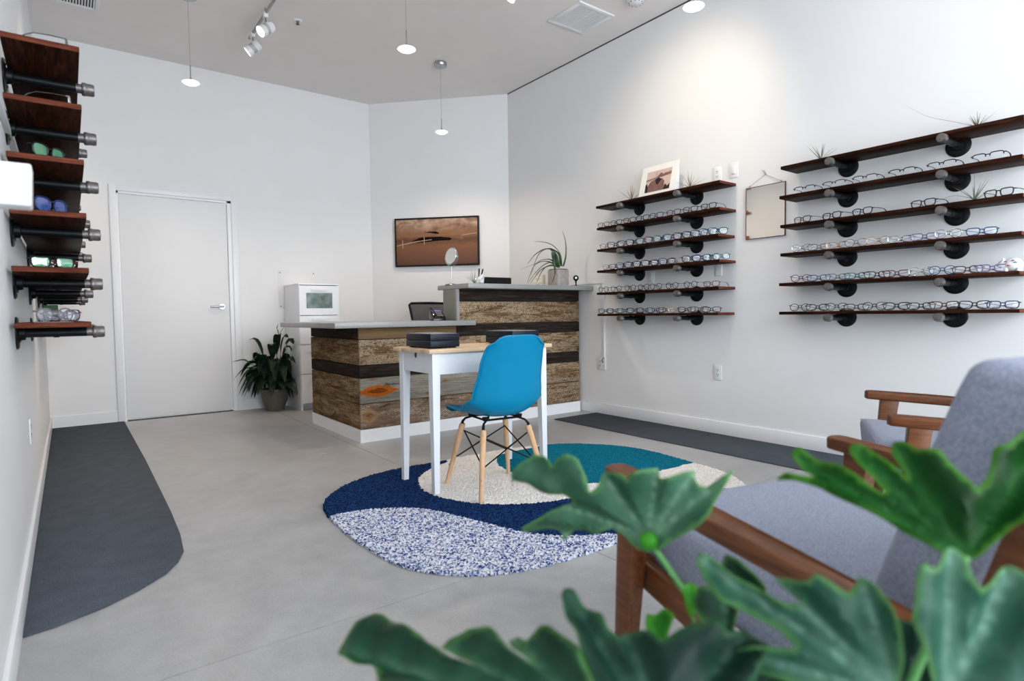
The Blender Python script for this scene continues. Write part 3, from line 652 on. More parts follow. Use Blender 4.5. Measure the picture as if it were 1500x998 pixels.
# ================================================================ framed print on the corner wall
dx, dy = CW[0]-BW[0], CW[1]-BW[1]; ang = math.atan2(dy, dx)
pc = thing('framed_picture', 'black framed sepia picture of a small plane over a bay bridge', 'picture', (3.457-.003, 6.02-.003, 1.809), ang)
Wp, Hp = .50, .279
b = B()
for (a, c) in (((-Wp, -Hp), (Wp, -Hp+.016)), ((-Wp, Hp-.016), (Wp, Hp)), ((-Wp, -Hp+.016), (-Wp+.014, Hp-.016)), ((Wp-.014, -Hp+.016), (Wp, Hp-.016))): b.box((a[0], -.045, a[1]), (c[0], -.004, c[1]))
b.obj('frame', 'black', pc)
def sepia():
    m, nt, bs = new_mat('sepia_print'); tc = nt.nodes.new('ShaderNodeTexCoord'); sp = nt.nodes.new('ShaderNodeSeparateXYZ'); nt.links.new(tc.outputs['Object'], sp.inputs[0])
    v = coords(nt, (2.2, 1, 7)); f = noise(nt, v, 2.4, 6, .6, .8); v2 = coords(nt, (2, 1, 3)); g_ = noise(nt, v2, 3.2, 5, .6, .5)
    z = math_(nt, 'ADD', math_(nt, 'MULTIPLY', sp.outputs[2], 1.75), .5)
    zz = math_(nt, 'ADD', z, math_(nt, 'MULTIPLY', math_(nt, 'SUBTRACT', f, .5), .22))
    c = ramp(nt, zz, [(0, (.085, .030, .016)), (.22, (.15, .060, .028)), (.42, (.20, .080, .034)), (.55, (.10, .038, .017)), (.62, (.25, .115, .05)), (.8, (.22, .11, .055)), (1.0, (.30, .17, .10))])
    sky = math_(nt, 'MULTIPLY', math_(nt, 'MAXIMUM', math_(nt, 'MINIMUM', math_(nt, 'MULTIPLY', math_(nt, 'SUBTRACT', z, .68), 6), 1), 0), .8)
    c = mix(nt, sky, c, ramp(nt, g_, [(.3, (.09, .035, .02)), (.46, (.33, .19, .12)), (.62, (.62, .44, .32))]))
    nt.links.new(c, bs.inputs['Base Color']); bs.inputs['Roughness'].default_value = .5; return m
B().box((-Wp+.014, -.032, -Hp+.016), (Wp-.014, -.030, Hp-.016)).obj('print', sepia(), pc)
def flat(poly, y, mat, par, nm='print_detail'):
    b = B(); n = len(poly); b.add([(x, y, z) for x, z in poly]+[(x, y-.0006, z) for x, z in poly], [tuple(range(n)), tuple(range(n, 2*n))[::-1]]+[(i, (i+1) % n, n+(i+1) % n, n+i) for i in range(n)])
    return b.obj(nm, mat, par)
MAT['sepdark'] = plain('sepia_dark', (.009, .005, .004), .7, spec=.05); MAT['seplight'] = plain('sepia_light', (.55, .36, .26), .5)
def pp(L): return [((x-710)/590*.485, (505-y)/345*.262) for x, y in L]     # measured on the print
flat(pp([(340, 492), (420, 460), (460, 438), (540, 430), (640, 432), (770, 430), (850, 445), (900, 447), (935, 470), (900, 490), (760, 490), (640, 500), (500, 510), (420, 510)]), -.0325, 'sepdark', pc, 'island')
flat(pp([(130, 545), (400, 492), (640, 468), (640, 476), (400, 503), (130, 556)]), -.0332, 'seplight', pc, 'bridge_deck')
for x, y0, y1 in ((213, 465, 590), (530, 425, 545)): flat(pp([(x-4, y1), (x-4, y0), (x+4, y0), (x+4, y1)]), -.0339, 'seplight', pc, 'bridge_tower')
flat(pp([(1085, 412), (1290, 390), (1290, 397), (1085, 420)]), -.0332, 'seplight', pc, 'far_bridge')
flat(pp([(545, 340), (556, 355), (600, 352), (610, 343), (618, 352), (700, 350), (745, 372), (742, 388), (690, 385), (610, 368), (560, 362), (545, 360)]), -.0332, 'sepdark', pc, 'aeroplane')

# ================================================================ rug
def pip(x, y, poly):
    c = False; j = len(poly)-1
    for i in range(len(poly)):
        xi, yi = poly[i]; xj, yj = poly[j]
        if (yi > y) != (yj > y) and x < (xj-xi)*(y-yi)/(yj-yi)+xi: c = not c
        j = i
    return c
outer = [(.98,2.89),(1.07,3.06),(1.23,3.21),(1.44,3.31),(1.63,3.335),(1.86,3.33),(2.05,3.335),(2.24,3.34),(2.45,3.33),(2.71,3.27),(2.89,3.19),(3.02,3.05),(3.12,2.89),(3.165,2.67),(3.14,2.4),(3.12,2.28),(3.07,2.03),(2.98,1.86),(2.82,1.72),(2.6,1.65),(2.3,1.64),(2.05,1.66),(1.83,1.67),(1.71,1.67),(1.56,1.68),(1.42,1.69),(1.3,1.72),(1.2,1.76),(1.11,1.83),(1.04,1.91),(.98,2.03),(.95,2.23),(.945,2.49),(.955,2.72)]
cream_edge = [(1.96,3.5),(1.93,3.29),(1.78,3.21),(1.61,3.07),(1.51,2.84),(1.52,2.65),(1.62,2.44),(1.76,2.32),(1.9,2.25),(2.02,2.22),(2.3,2.10),(2.6,1.95),(2.85,1.75),(3.0,1.5)]
teal = [(2.75,3.5),(2.71,3.27),(2.48,3.25),(2.3,3.22),(2.2,3.12),(2.12,2.96),(2.09,2.68),(2.18,2.46),(2.33,2.33),(2.57,2.29),(2.83,2.27),(3.11,2.26),(3.4,2.25),(3.4,3.5)]
grey_edge = [(.80,2.74),(.96,2.745),(1.1,2.735),(1.28,2.64),(1.38,2.52),(1.44,2.35),(1.49,2.19),(1.54,2.03),(1.61,1.91),(1.71,1.82),(1.85,1.73),(2.0,1.5)]
cc = lambda P: [(p.x, p.y) for p in catmull([(x, y, 0) for x, y in P], 5)]
outer_s = cc(outer+[outer[0]])[:-1]; cream_p = cc(cream_edge)+[(3.6, 1.5), (3.6, 3.6)]; teal_p = cc(teal); grey_p = cc(grey_edge)+[(.6, 1.4)]
rug = thing('rug', 'shaggy rug with navy, white, teal and flecked curved fields under the table', 'rug', (2.0, 2.5, 0))
b = B(); b.prism([((x-2.03)*.985+.03, (y-2.5)*.985) for x, y in outer_s], 0, .005); b.obj('backing', 'pile_navy', rug)
step = .0075; rg = random.Random(2); regs = {k: ({}, [], []) for k in ('fleck', 'navy', 'cream', 'teal')}
nx = int(2.3/step); ny = int(1.75/step)
H = [[(rg.uniform(-.5, .5)*step*.9, rg.uniform(-.5, .5)*step*.9, rg.random()) for i in range(nx+1)] for j in range(ny+1)]
for j in range(ny):
    y = 1.62+(j+.5)*step
    for i in range(nx):
        x = .92+(i+.5)*step
        if not pip(x, y, outer_s): continue
        if pip(x, y, teal_p): k = 'teal'
        elif pip(x, y, cream_p): k = 'cream'
        elif pip(x, y, grey_p): k = 'fleck'
        else: k = 'navy'
        idx, vs, fs = regs[k]; face = []
        for (a, c) in ((i, j), (i+1, j), (i+1, j+1), (i, j+1)):
            q = idx.get((a, c))
            if q is None:
                q = idx[(a, c)] = len(vs); hx, hy, hz = H[c][a]
                vs.append((.92+a*step+hx-2.0, 1.62+c*step+hy-2.5, (.009 if k == 'teal' else .010)+hz*(.004 if k == 'teal' else .006)))
            face.append(q)
        fs.append(tuple(face))
for k, (idx, vs, fs) in regs.items():
    # skirt around each field so that the pile has a side
    cnt = {}
    for f in fs:
        for e in range(4):
            a, c = f[e], f[(e+1) % 4]; cnt[(min(a, c), max(a, c))] = cnt.get((min(a, c), max(a, c)), 0)+1
    low = {}
    for (a, c), n_ in list(cnt.items()):
        if n_ == 1:
            for q in (a, c):
                if q not in low: low[q] = len(vs); x, y, z = vs[q]; vs.append((x, y, .001))
            fs.append((a, c, low[c], low[a]))
    b = B(); b.v = vs; b.f = fs; b.mi = [0]*len(fs)
    tag(b.obj({'fleck': 'flecked_pile', 'navy': 'navy_pile', 'cream': 'white_pile', 'teal': 'teal_pile'}[k], 'pile_'+k, rug), {'fleck': 'white pile flecked with navy', 'navy': 'dark navy pile', 'cream': 'cream white pile', 'teal': 'teal low pile'}[k])

# ================================================================ table and boxes
tb = thing('side_table', 'narrow white table with pale pine top on the rug', 'table', (1.895, 2.895, .0175))
for i in range(4):
    y0 = -.215+.1075*i; B().box((-.415, y0+.0003, .744), (.415, y0+.1072, .765)).obj('top_board', 'pine', tb, bevel=.001, seg=1)
for sx in (-1, 1):
    for sy in (-1, 1):
        cx, cy = sx*.365, sy*.170; w1, w0 = .0225, .015; ix, iy = cx+sx*(w1-w0), cy+sy*(w1-w0)
        b = B(); b.hexa([(ix-w0, iy-w0, 0), (ix+w0, iy-w0, 0), (ix+w0, iy+w0, 0), (ix-w0, iy+w0, 0)], [(cx-w1, cy-w1, .62), (cx+w1, cy-w1, .62), (cx+w1, cy+w1, .62), (cx-w1, cy+w1, .62)])
        b.box((cx-w1, cy-w1, .62), (cx+w1, cy+w1, .743)); b.obj('leg', 'tablewhite', tb)
b = B(); b.box((-.342, -.187, .63), (.342, -.171, .743)); b.box((-.342, .171, .63), (.342, .187, .743)); b.box((.366, -.147, .63), (.382, .147, .743)); b.obj('apron', 'tablewhite', tb)
dw = B().box((-.382, -.147, .635), (-.366, .147, .743)).obj('drawer_front', 'tablewhite', tb)
b = B(); b.lathe([(0, -.3835), (.011, -.3835), (.011, -.380)], 16, axis='x', c=(0, -.0, .722)); b.box((-.3835, -.011, .722), (-.381, .011, .743)); b.obj('finger_notch', 'slot', dw)
def case_box(loc, sx, sy, label, rz=0):
    t = thing('display_case', label, 'box', loc, rz)
    B().box((-sx, -sy, .006), (sx, sy, .040)).obj('base', 'navybox', t, bevel=.003)
    B().box((-sx, -sy, .0425), (sx, sy, .078)).obj('lid', 'navybox', t, bevel=.003)
    b = B(); b.box((-sx+.004, -sy+.004, .040), (sx-.004, sy-.004, .0425)); b.obj('seam', 'black', t)
    b = B(); b.box((-sx+.012, -sy+.012, .078), (sx-.012, sy-.012, .0795)); b.obj('top_sheen', plain('lid_painted_sheen', (.30, .31, .34), .2), t)  # pale sheet painting the bright reflection onto the black lid top
    for ax in (-1, 1):
        for ay in (-1, 1): B().box((ax*(sx-.03)-.015, ay*(sy-.03)-.015, 0), (ax*(sx-.03)+.015, ay*(sy-.03)+.015, .006)).obj('foot', 'black', t)
case_box((1.612, 2.885, .783), .090, .140, 'black grained case on the left end of the pine table')
case_box((2.175, 2.90, .783), .100, .140, 'black grained case on the pine table behind the blue chair')

# ================================================================ blue shell chair
ch = thing('shell_chair', 'turquoise blue plastic shell chair on beech dowel legs', 'chair', (1.84, 2.617, .0178), radians(-7))
prof = catmull([(0, .235, .405), (0, .205, .432), (0, .13, .428), (0, .02, .410), (0, -.08, .405), (0, -.155, .425), (0, -.195, .485), (0, -.212, .57), (0, -.235, .68), (0, -.262, .77), (0, -.285, .835)], 5)
nP = len(prof); NV = 20; vs = []
def lerp_tab(t, T):
    for (a, x), (c, y) in zip(T, T[1:]):
        if t <= c: q = (t-a)/(c-a); q = q*q*(3-2*q); return x+(y-x)*q
    return T[-1][1]
for i, p in enumerate(prof):
    t = i/(nP-1)
    hw = lerp_tab(t, [(0, .165), (.07, .195), (.25, .222), (.5, .222), (.62, .203), (.8, .181), (.92, .165), (1, .135)])
    up = lerp_tab(t, [(0, .0), (.15, .012), (.3, .035), (.48, .070), (.62, .03), (.8, .0), (1, 0)])
    fw = lerp_tab(t, [(0, -.03), (.15, -.005), (.3, .0), (.5, .050), (.65, .055), (.8, .045), (1, .02)])
    for k in range(NV+1):
        u = k/NV*2-1; e = abs(u)**2.4; top = 0
        if t > .9: top = -(abs(u)**5)*.035*((t-.9)/.1)
        vs.append((hw*u, p.y+fw*e, p.z+up*e+top))
b = B(); b.add(vs, [(i*(NV+1)+k, i*(NV+1)+k+1, (i+1)*(NV+1)+k+1, (i+1)*(NV+1)+k) for i in range(nP-1) for k in range(NV)])
o = b.obj('shell', 'blue', ch, smooth=True); md = o.modifiers.new('thick', 'SOLIDIFY'); md.thickness = .006; md.offset = 0
edge = [vs[k] for k in range(NV+1)]+[vs[i*(NV+1)+NV] for i in range(1, nP)]+[vs[(nP-1)*(NV+1)+k] for k in range(NV-1, -1, -1)]+[vs[i*(NV+1)] for i in range(nP-2, 0, -1)]
b = B(); b.tube(edge, .0052, 8, closed=True); b.obj('rim', 'blue', ch, smooth=True)
tops = {}; bots = {}
for sx in (-1, 1):
    for sy in (-1, 1):
        T = Vector((sx*.135, sy*.125, .345)); Bt = Vector((sx*.199, sy*.212, 0)); tops[sx, sy] = T; bots[sx, sy] = Bt
        b = B(); b.tube([Bt, Bt.lerp(T, .04), Bt.lerp(T, .6), Bt.lerp(T, .97), T], [.0095, .0115, .015, .0165, .014], 16); lg = b.obj('leg', 'beech', ch, smooth=True)
        b = B()
        for q in (.30, .93):
            p = Bt.lerp(T, q); n_ = Vector((sx*.7, sy*.7, .2)).normalized(); b.tube([p+n_*.010, p+n_*.0175], [.005, .004], 10)
        b.obj('bolt', 'chrome', lg)
b = B()
for k, T in tops.items():
    sx, sy = k
    b.tube([T-(T-bots[k]).normalized()*.02, T+Vector((0, 0, .012)), (sx*.125, sy*.11, .375), (sx*.085, sy*.075, .392), (sx*.07, sy*.06, .402)], [.009, .008, .006, .006, .006], 8)
b.tube([(-.10, -.085, .388), (.10, -.085, .388)], .006, 8); b.tube([(-.10, .085, .388), (.10, .085, .388)], .006, 8); b.tube([(-.10, -.085, .388), (-.10, .085, .388)], .006, 8); b.tube([(.10, -.085, .388), (.10, .085, .388)], .006, 8)
for sx in (-1, 1):
    for sy in (-1, 1): b.lathe([(.016, .386), (.020, .404)], 12, c=(sx*.10, sy*.085, 0))
b.obj('seat_bracket', 'black', ch, smooth=True)
prs = [((-1, -1), (1, -1)), ((1, -1), (1, 1)), ((1, 1), (-1, 1)), ((-1, 1), (-1, -1))]
for a, c in prs:
    for (p, q) in ((a, c), (c, a)):
        P1 = bots[p].lerp(tops[p], .88); P2 = bots[q].lerp(tops[q], .46)
        inn = lambda P: P-Vector((P.x, P.y, 0)).normalized()*.02
        b = B(); b.tube([P1, inn(P1), inn(P2), P2], .0040, 6); b.obj('brace_wire', 'black', ch)

# ================================================================ armchairs
def armchair(loc, rz, W, label, cw):
    t = thing('armchair', label, 'armchair', loc, rz, None)
    for s in (-1, 1):
        ax = s*(W/2-.03)
        # arm: plan outline, tapered, sloping down to the rear
        pl_ = [(-.026, .398), (.0, .405), (.026, .398), (.031, .37), (.033, .15), (.030, -.10), (.027, -.33), (-.027, -.33), (-.030, -.10), (-.033, .15), (-.031, .37)]
        b = B(); n = len(pl_); zz = lambda y: .600-.045*(max(0, .40-y)/.73)**1.4
        b.add([(ax+x, y, zz(y)-.036) for x, y in pl_]+[(ax+x, y, zz(y)) for x, y in pl_], [tuple(range(n))[::-1], tuple(range(n, 2*n))]+[(i, (i+1) % n, n+(i+1) % n, n+i) for i in range(n)])
        b.obj('arm', 'walnut', t, bevel=.007, seg=3)
        b = B(); b.hexa([(ax-.016, .385, 0), (ax+.016, .385, 0), (ax+.016, .350, 0), (ax-.016, .350, 0)], [(ax-.024, .345, .566), (ax+.024, .345, .566), (ax+.024, .275, .566), (ax-.024, .275, .566)]); b.obj('leg', 'walnut', t, bevel=.004)
        b = B(); b.hexa([(ax-.015, -.42, 0), (ax+.015, -.42, 0), (ax+.015, -.46, 0), (ax-.015, -.46, 0)], [(ax-.022, -.255, .52), (ax+.022, -.255, .52), (ax+.022, -.33, .53), (ax-.022, -.33, .53)]); b.obj('leg', 'walnut', t, bevel=.004)
        ix = ax-s*.042; b = B(); b.hexa([(ix-.014, .36, .325), (ix+.014, .36, .325), (ix+.014, -.44, .215), (ix-.014, -.44, .215)], [(ix-.014, .385, .395), (ix+.014, .385, .395), (ix+.014, -.42, .285), (ix-.014, -.42, .285)]); b.obj('side_rail', 'walnut', t, bevel=.008)
        # back upright
        b = B(); b.hexa([(ix-.014, -.25, .24), (ix+.014, -.25, .24), (ix+.014, -.30, .24), (ix-.014, -.30, .24)], [(ix-.014, -.42, .80), (ix+.014, -.42, .80), (ix+.014, -.45, .80), (ix-.014, -.45, .80)]); b.obj('upright', 'walnut', t, bevel=.005)
    B().box((-W/2+.075, .335, .335), (W/2-.075, .36, .385)).obj('cross_rail', 'walnut', t); B().box((-W/2+.075, -.40, .225), (W/2-.075, -.375, .275)).obj('cross_rail', 'walnut', t)
    # seat cushion (thick, soft, tilting back), with piping
    hw = cw/2
    def soft(name, corners, th, par, crown=.02, n1=10, n2=10, pipe=True):
        # corners: 4 points of the base surface; th: thickness vector
        A, Bc, Cc_, Dc = [Vector(c) for c in corners]; T = Vector(th); vs = []; fs = []
        for side in (0, 1):
            for i in range(n1+1):
                for j in range(n2+1):
                    u, v = i/n1, j/n2; p = A.lerp(Bc, u).lerp(Dc.lerp(Cc_, u), v); e = min(1, 6*min(u, 1-u, v, 1-v)+.0)
                    cr_ = (sin(pi*u)*sin(pi*v))**.5*crown; k = side if e > .01 else side
                    vs.append(p+T*k+T.normalized()*(cr_ if side else -cr_*.3))
        w_ = n2+1; o_ = (n1+1)*w_
        for i in range(n1):
            for j in range(n2): a = i*w_+j; fs.append((a, a+1, a+w_+1, a+w_)); fs.append((o_+a, o_+a+w_, o_+a+w_+1, o_+a+1))
        per = [(i, 0) for i in range(n1)]+[(n1, j) for j in range(n2)]+[(i, n2) for i in range(n1, 0, -1)]+[(0, j) for j in range(n2, 0, -1)]
        ids = [i*w_+j for i, j in per]
        for q in range(len(ids)): a, c = ids[q], ids[(q+1) % len(ids)]; fs.append((a, o_+a, o_+c, c))
        b = B(); b.add(vs, fs); ob = b.obj(name, 'fabric', par, bevel=.030, seg=5)
        if not pipe: return ob
        b = B(); ring = [vs[o_+q]-T.normalized()*.010 for q in ids]; cen = sum(ring, Vector())/len(ring)
        b.tube([p+(cen-p).normalized()*.010 for p in ring], .0032, 6, closed=True); b.obj('piping', 'fabric', ob, smooth=True)
        return ob
    soft('seat_cushion', [(-hw, .42, .365), (hw, .42, .365), (hw, -.24, .295), (-hw, -.24, .295)], (0, .012, .125), t, .022)
    soft('back_cushion', [(-hw, -.275, .36), (hw, -.275, .36), (hw, -.455, .875), (-hw, -.455, .875)], (0, .135, .025), t, .025, pipe=False)
    return t
a1 = (Vector((1.02, .978))+Vector((1.758, .797)))/2; f1 = Vector((.238, .971)); c1 = a1-f1*.40
armchair((c1.x, c1.y, 0), math.atan2(-f1.x, f1.y), .80, 'grey tweed armchair with walnut arms in front of the philodendron', .60)
p1, p2 = Vector((2.230, .832)), Vector((2.845, 1.157)); f2 = Vector((-.467, .884)); c2 = (p1+p2)/2-f2*.40
armchair((c2.x, c2.y, 0), math.atan2(-f2.x, f2.y), .74, 'grey tweed armchair with walnut arms nearer the right wall', .56)

# ================================================================ wall shelves on pipe brackets
def pipe_bracket(par, x, y, z, s):
    # pipe runs from the wall (s = direction into the room) under the board
    br = thing('bracket', None, None, (x, y, z)); br.parent = par
    b = B(); b.lathe([(.0178, 0.01*s), (.0178, .218*s)], 16, axis='x'); b.lathe([(.0205, .112*s), (.0205, .130*s)], 16, axis='x'); b.obj('pipe', 'blackmetal', br, smooth=True)
    b = B(); b.lathe([(.062, 0), (.062, .005*s), (.056, .009*s), (.030, .010*s), (.026, .028*s), (.0178, .030*s)], 28, axis='x')
    for k in range(4): a = pi/4+pi/2*k; b.lathe([(.006, .008*s), (.005, .012*s)], 8, axis='x', c=(0, .044*cos(a), .044*sin(a)))
    b.obj('flange', 'blackmetal', br, smooth=True)
    b = B(); b.lathe([(.0185, .236*s), (.0240, .237*s), (.0255, .241*s), (.0255, .249*s), (.0235, .251*s), (.0235, .270*s), (.021, .277*s), (0.001, .279*s)], 20, axis='x'); b.lathe([(.0178, .218*s), (.0178, .24*s)], 14, axis='x'); b.obj('end_cap', 'cap', br, smooth=True)
ZS = [1.915, 1.722, 1.53, 1.342, 1.145, .954]
ORD = ['top', 'second', 'third', 'fourth', 'fifth', 'bottom']
def shelf(x_wall, s, y0, y1, z, brk, label):
    t = thing('wall_shelf', label, 'shelf', (x_wall, (y0+y1)/2, z)); hy = (y1-y0)/2; xa, xb = .014*s, .226*s
    b = B(); b.box((xa, -hy, -.020), (xb, hy, 0)); bo = b.obj('board', ['shelfwood', 'shelfend'], t, bevel=.0015, seg=1)
    for p in bo.data.polygons:
        if abs(p.normal.y) > .9: p.material_index = 1
    yc = (y0+y1)/2
    for yb in brk: pipe_bracket(t, 0, yb-yc, -.0408, s)
rj = random.Random(9); SH = {}
for i, z in enumerate(ZS):
    shelf(XR, -1, .845+rj.uniform(-.006, .006), 2.09+rj.uniform(-.004, .01), z, (1.176, 1.762), f'{ORD[i]} pipe-bracket shelf of the display right of the hanging mirror')
    shelf(XR, -1, 2.555+rj.uniform(-.006, .01), 3.795+rj.uniform(-.01, .015), z, (2.905, 3.495), f'{ORD[i]} pipe-bracket shelf of the display left of the hanging mirror')
    shelf(XL, 1, 2.60+rj.uniform(-.012, .02), 4.42, z, (2.92, 4.04), f'{ORD[i]} pipe-bracket shelf of the nearer left wall display')
    shelf(XL, 1, 4.80, 6.30, z, (5.15, 6.0), f'{ORD[i]} pipe-bracket shelf of the farther left wall display')

# ================================================================ eyeglasses
def rimcurve(w_, h_, ex, cat=0, n=26):
    pts = []
    for k in range(n):
        a = 2*pi*k/n; c, s = cos(a), sin(a)
        x = math.copysign(abs(c)**(2/ex), c)*w_; z = math.copysign(abs(s)**(2/ex), s)*h_
        if z > 0 and x > 0: z += cat*(x/w_)**2*h_
        if z < 0: x *= 1-.13*(-z/h_)
        pts.append((x, z))
    return pts
PROTO = {}
def make_glasses(key, w_, h_, ex, cat, thick, rimmat, lens, armmat=None, armr=None, halfrim=False, folded=False):
    w_ *= 1.06; h_ *= 1.12
    t = thing('eyeglasses', None, None, (0, 0, 0)); cx = w_+.009; armr = armr or thick*1.0
    rc = rimcurve(w_, h_, ex, cat); zc = h_+thick
    b = B()
    for s in (-1, 1):
        pts = [(s*(cx+x), -.004*abs(x+cx)/.06, zc+z) for x, z in rc]
        if halfrim: pts = [p for p in pts if p[2] > zc-.3*h_]; pts.sort(key=lambda p: p[0]); b.tube(pts, thick, 6)
        else: b.tube(pts, thick, 6, closed=True)
        b.tube([(s*(cx+w_*.93), -.004, zc+h_*.55), (s*(cx+w_+.006), -.006, zc+h_*.58), (s*(cx+w_+.008), -.012, zc+h_*.58)], [thick*1.1, thick*1.2, thick], 6)
    b.tube([(-.0105, 0, zc+h_*.35), (-.005, .001, zc+h_*.55), (.005, .001, zc+h_*.55), (.0105, 0, zc+h_*.35)], thick*1.05, 6)
    b.obj('frame', rimmat, t, smooth=True)
    for s in (-1, 1):
        pts = [(s*(cx+x*.98), -.004*abs(x+cx)/.06, zc+z*.98) for x, z in rc]; c_ = (s*cx, .001, zc)
        b = B(); n = len(pts); b.add([c_]+pts, [(0, 1+i, 1+(i+1) % n) for i in range(n)]); b.obj('lens', lens, t, smooth=True)
        x0 = s*(cx+w_+.008); z0 = zc+h_*.58
        pts = [(x0, -.012, z0), (x0, -.05, z0+.001), (x0-s*.004, -.095, z0-.001), (x0-s*.008, -.118, z0-.012), (x0-s*.010, -.135, max(.004, z0-.032))]
        if folded:
            yy = -.014 if s < 0 else -.021
            pts = [(x0, -.012, z0), (x0-s*.006, yy, z0-.001), (x0-s*.045, yy-.001, z0-.010), (x0-s*.085, yy-.001, z0-.019), (x0-s*.118, yy, max(.004, z0-.034))]
        b = B(); b.tube(pts, [armr, armr, armr*.95, armr*1.1, armr*.9], 6, flat=.6); b.obj('temple', armmat or rimmat, t, smooth=True)
    PROTO[key] = t; return t
def pm(n, c, r=.3, met=0): MAT[n] = plain(n+'_frame', c, r, met, var=.15, scale=200, spec=.3)
pm('f_black', (.008, .008, .010)); pm('f_brown', (.06, .025, .015)); pm('f_tort', (.16, .07, .03)); pm('f_navy', (.01, .025, .10)); pm('f_blue', (.012, .06, .16)); pm('f_teal', (.008, .10, .11)); pm('f_green', (.01, .09, .05)); pm('f_burg', (.10, .012, .035)); pm('f_pink', (.35, .10, .16)); pm('f_purple', (.12, .09, .22)); pm('f_grey', (.14, .14, .15)); pm('f_silver', (.5, .5, .52), .25, .9); pm('f_gold', (.55, .36, .20), .3, .8); pm('f_clear', (.62, .64, .66), .2)
R_, Q_, C_ = 'rect', 'round', 'cat'
SHP = {'rect': (.026, .0165, 4.2, .0), 'round': (.0235, .0205, 2.2, 0), 'cat': (.026, .018, 3.0, .25), 'big': (.028, .022, 3.0, .05), 'half': (.0265, .016, 3.8, .0)}
THK = {'rect': .0028, 'round': .0024, 'cat': .0030, 'big': .0031, 'half': .0027}
NAMES = {'f_black': 'black', 'f_brown': 'dark brown', 'f_tort': 'tortoiseshell', 'f_navy': 'navy', 'f_blue': 'blue', 'f_teal': 'teal', 'f_green': 'green', 'f_burg': 'burgundy', 'f_pink': 'rosy', 'f_purple': 'purple', 'f_grey': 'grey', 'f_silver': 'silver', 'f_gold': 'gold', 'f_clear': 'clear'}
SN = {'rect': 'rectangular', 'round': 'round', 'cat': 'upswept', 'big': 'large', 'half': 'half-rim'}
ONUM = ['first', 'second', 'third', 'fourth', 'fifth', 'sixth', 'seventh', 'eighth', 'ninth', 'tenth', 'eleventh', 'twelfth', 'thirteenth', 'fourteenth']
def glasses(loc, rz, col, shp, lens, label, group, arm=None, folded=False):
    key = (col, shp, lens, arm, folded)
    if key not in PROTO:
        w_, h_, ex, cat = SHP[shp]; t = make_glasses(key, w_, h_, ex, cat, THK[shp], col, lens, arm, halfrim=(shp == 'half'), folded=folded)
    else: t = copy_tree(PROTO[key])
    t.location = loc; t.rotation_euler = (0, 0, rz); tag(t, label, 'glasses', group)
    return t
rgx = random.Random(21)
def row_right(disp, k, items, xo=.0, turn=0, folded=False):
    dn = 'display right of mirror' if disp == 'B' else 'display left of mirror'
    for n_, it in enumerate(items):
        y, col, shp = it[:3]; lens = it[3] if len(it) > 3 else 'lensclear'; arm = it[4] if len(it) > 4 else None; tr_ = it[5] if len(it) > 5 else turn
        lab = f'{NAMES[col]} {SN[shp]} glasses, {ONUM[n_]} from left on {ORD[k]} shelf, {dn}'
        x = XR-.212+xo+rgx.uniform(-.003, .003)+(abs(sin(tr_))*.068)
        glasses((x, y, ZS[k]+.0008), pi/2+tr_+rgx.uniform(-.05, .05), col, shp, lens, lab, f'glasses on the {ORD[k]} shelf, {dn}', arm, folded)
bk, br_ = 'f_black', 'f_brown'
row_right('B', 1, [(1.939, bk, 'half', 'lens'), (1.756, br_, 'half', 'lens'), (1.577, br_, 'half', 'lens'), (1.382, bk, 'half', 'lens'), (1.19, bk, 'half', 'lens'), (.987, bk, 'half', 'lens')])
row_right('B', 2, [(1.961, br_, 'rect'), (1.776, bk, 'rect'), (1.597, bk, 'rect', 'lens'), (1.281, bk, 'rect'), (.945, bk, 'rect')], turn=-.25)
row_right('B', 3, list(zip([1.964, 1.854, 1.739, 1.63, 1.508, 1.39, 1.271, 1.159, 1.012], ['f_silver', 'f_grey', 'f_gold', 'f_grey', 'f_gold', 'f_silver', 'f_purple', 'f_silver', 'f_blue'], ['round', 'rect', 'rect', 'round', 'round', 'rect', 'rect', 'round', 'rect'], ['lens']*9)), turn=.38, folded=True)
row_right('B', 4, list(zip([1.969, 1.855, 1.737, 1.623, 1.511, 1.408, 1.285, 1.184, 1.07, .965], ['f_burg', 'f_blue', 'f_grey', 'f_teal', bk, 'f_burg', 'f_silver', 'f_blue', br_, 'f_purple'], ['round', 'rect', 'rect', 'rect', 'rect', 'rect', 'round', 'round', 'rect', 'rect'], ['lensclear']*10)), turn=.38, folded=True)
row_right('B', 5, list(zip([1.972, 1.859, 1.741, 1.625, 1.524, 1.406, 1.282, 1.172, 1.036, .917], [bk, bk, bk, br_, bk, bk, bk, br_, bk, 'f_navy'], ['round', 'cat', 'round', 'rect', 'round', 'cat', 'rect', 'cat', 'cat', 'rect'])), turn=.38, folded=True)
row_right('A', 1, list(zip([3.726, 3.579, 3.427, 3.286, 3.14, 2.972, 2.816, 2.653], ['f_tort', bk, br_, bk, 'f_navy', bk, bk, bk], ['rect', 'rect', 'rect', 'rect', 'rect', 'rect', 'rect', 'rect'], ['lensclear']*8, [None]*7+['f_gold'])), turn=.0)
row_right('A', 4, list(zip([3.736, 3.58, 3.423, 3.278, 3.146, 2.986, 2.81, 2.629], [bk, bk, br_, bk, bk, bk, bk, 'f_tort'], ['round']*7+['rect'], ['lensclear']*8)))
row_right('A', 2, list(zip([3.734, 3.625, 3.507, 3.408, 3.298, 3.211, 3.120, 3.014, 2.917, 2.835, 2.755, 2.680, 2.602], ['f_tort', br_, bk, bk, 'f_green', 'f_burg', 'f_teal', 'f_blue', 'f_burg', bk, 'f_navy', 'f_navy', 'f_teal'], ['round', 'big', 'big', 'big', 'big', 'big', 'big', 'big', 'big', 'big', 'big', 'big', 'big'], ['lensclear']+['lens']*12)), turn=.75, folded=True)
